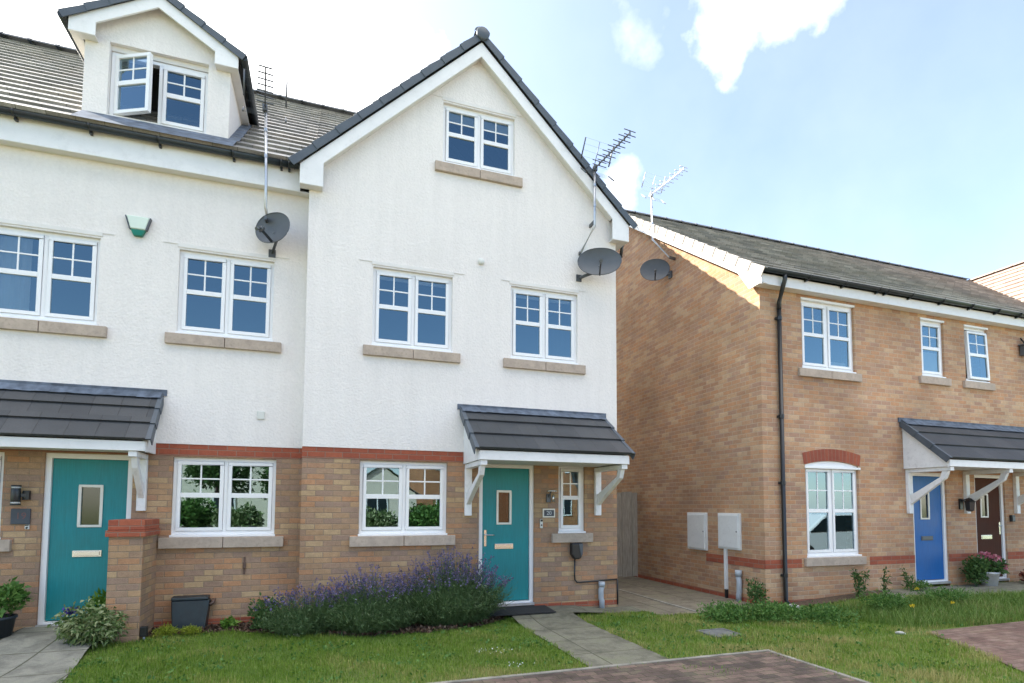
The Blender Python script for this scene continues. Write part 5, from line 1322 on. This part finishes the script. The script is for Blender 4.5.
# pot of hydrangea and bush between the doors
HP = thing('flower_pot', 'white pot of pink hydrangea in front of the brown door', 'flower pot', (11.80,-0.90,0.16))
b = MB(); b.lathe([(0.0,0.0),(0.115,0.0),(0.15,0.23),(0.165,0.23),(0.165,0.26),(0.145,0.26),(0.14,0.22),(0.0,0.215)], (11.80,-0.90,0.16), 20); b.build('pot', 'pot_white', HP)
p, d = blob(260, (11.83,-0.90,0.52), (0.26,0.18,0.13)); leaves('foliage', 'dark_leaf', HP, p, 0.09, 0.6, 0.2, outward=d*0.6)
for cc, rr_ in (((11.86,-0.97,0.665),0.075),((11.70,-0.88,0.72),0.065),((12.05,-0.97,0.50),0.06)):
    p, d = blob(150, cc, (rr_,rr_,rr_*0.7), 0.8); leaves('flower_head', 'pink_petal', HP, p, 0.04, 0.9, 0.1, outward=d)
shrub('shrub', 'dark green bush between the blue door and the white flower pot', 'shrub', (11.36,-0.93,0.28), (0.28,0.18,0.32), 1300, 0.055, 'dark_leaf', base=0.15)
rt = shrub('bedding_plant', 'russet low plants against the wall right of the brown door', 'plant', (12.95,-0.95,0.14), (0.40,0.16,0.16), 500, 0.06, 'russet_leaf', 0.6, base=0.15)
# loose pale stones
def stone(label, x, y, s_, mat='stone_pale'):
    b = MB(); v = [(0.0,-0.5),(0.6,-0.45),(0.95,-0.1),(0.9,0.3),(0.5,0.75),(0.0,0.85)]
    b.lathe([(r*s_*(1+0.1*math.sin(i*3)), h*s_*0.6) for i, (r, h) in enumerate(v)], (x,y,gz(x,y)+s_*0.22), 7, smooth=False, axis=(0.3,0.2,1), sx=1.2)
    return tag(b.build('stone', mat, loc=(x,y,gz(x,y))), label, 'stone', 'loose pale stones')
stone('pale stone under the black downpipe of the brick house', 7.03, -0.98, 0.11)
stone('pale flat stone lying at the left end of the red driveway', 6.95, -2.75, 0.055)
stone('small pale stone at the front edge of the lavender bed', -0.28, -0.55, 0.05)

# ------------------------------------------------------------------ across the road (seen mirrored in the windows)
def far_house(label, x0, x1, y, depth, ze, zr, wallmat, gable=False):
    t = thing('opposite_house', label, 'house', ((x0+x1)/2, y, 0)); cx_ = (x0+x1)/2
    b = MB()
    if gable: b.wall([(x0,-0.2),(x1,-0.2),(x1,ze),(cx_,zr),(x0,ze)], [], y, y-0.3); b.box(x0,x0+.3,y-depth,y-.301,-.2,ze); b.box(x1-.3,x1,y-depth,y-.301,-.2,ze)
    else: b.box(x0,x1,y-depth,y,-0.2,ze)
    b.build('wall', wallmat, t)
    b = MB()
    if gable:
        for s in (-1,1): roof_slope(b, (cx_+s*((x1-x0)/2+.25), y+.15, ze-0.12), (0,-depth-.3,0), (-s*((x1-x0)/2+.25),0,zr-ze+.2), 8)
    else:
        roof_slope(b, (x0-.2,y+.25,ze), (x1-x0+.4,0,0), (0,-depth/2-.25,zr-ze), 14); roof_slope(b, (x0-.2,y-depth-.25,ze), (x1-x0+.4,0,0), (0,depth/2+.25,zr-ze), 14)
    b.build('roof', 'roof_tile', t)
    n = max(1, int((x1-x0)/2.4))
    for k in range(n):
        xx = x0+(x1-x0)*(k+.5)/n
        for zz in ((1.0, 3.7) if ze > 4 else (1.0,)):
            b = MB(); b.box(xx-.55,xx+.55,y+.001,y+.05,zz,zz+1.15); b.build('window', 'upvc', t)
            b = MB(); b.box(xx-.47,xx-.03,y+.0505,y+.054,zz+.08,zz+1.07); b.box(xx+.03,xx+.47,y+.0505,y+.054,zz+.08,zz+1.07); b.build('pane', 'gas_box', t)
    return t
far_house('tan brick house across the road mirrored in the main door glass', 5.4, 15.5, -24, 8, 5.2, 8.4, 'far_brick')
far_house('white gabled garage across the road mirrored in the front window', 0.6, 4.6, -21.5, 6, 2.3, 3.7, 'far_cream', True)
far_house('cream house across the road mirrored in the left ground floor window', -9.5, -0.8, -25, 8, 5.2, 8.2, 'far_cream')
CR = thing('parked_car', 'white car mirrored in the arched window of the brick house', 'car', (13.3,-5.6,0))
b = MB(); prof = [(11.2,0.35),(11.2,0.75),(12.0,0.92),(12.75,1.42),(14.3,1.46),(15.1,0.98),(15.4,0.9),(15.4,0.35)]
b.prism(prof, 'y', -6.45, -4.75); b.build('body', 'car_white', CR, bevel=0.08)
b = MB(); b.prism([(12.15,0.97),(12.8,1.38),(14.2,1.41),(14.85,1.0)], 'y', -4.748, -4.73); b.build('side_window', 'gas_box', CR)
for xx in (12.0,14.6):
    b = MB(); b.tube([(xx,-4.9,0.32),(xx,-4.72,0.32)], 0.32, 20); b.build('wheel', 'tyre', CR)
def tree(label, x, y, h, r, mat='dark_leaf'):
    t = thing('garden_tree', label, 'tree', (x,y,0))
    b = MB(); b.tube([(x,y,0),(x+.1,y,h*.35),(x,y+.1,h*.6)], [.14,.11,.05], 8); b.build('trunk', 'copper_brown', t)
    P = []; D = []
    for k in range(9):
        a = rng.uniform(0,6.28); p, d = blob(420, (x+math.cos(a)*r*.5, y+math.sin(a)*r*.5, h*rng.uniform(.5,.85)), (r*.55,r*.55,r*.5)); P.append(p); D.append(d)
    leaves('crown', mat, t, np.concatenate(P), 0.16, 0.6, 0.2, outward=np.concatenate(D)*.6)
tree('bushy green tree mirrored at the foot of the front window', 2.2, -17.0, 1.05, 1.1, 'variegated_leaf')
tree('garden tree across the road mirrored in the right pane of the front window', 4.7, -18.5, 1.4, 1.2, 'weed_leaf')
tree('low bushy garden tree mirrored in the left pane of the left ground floor window', -5.2, -16.5, 1.9, 1.0, 'weed_leaf')
tree('small pale garden tree mirrored under the dark garden tree', -3.2, -15.8, 1.4, 0.9, 'variegated_leaf')
tree('dark garden tree mirrored in the left ground floor window', -4.4, -19.0, 4.5, 1.2)
tree('tall garden tree mirrored in the right pane of the left ground floor window', -2.0, -20.0, 4.6, 1.2, 'weed_leaf')
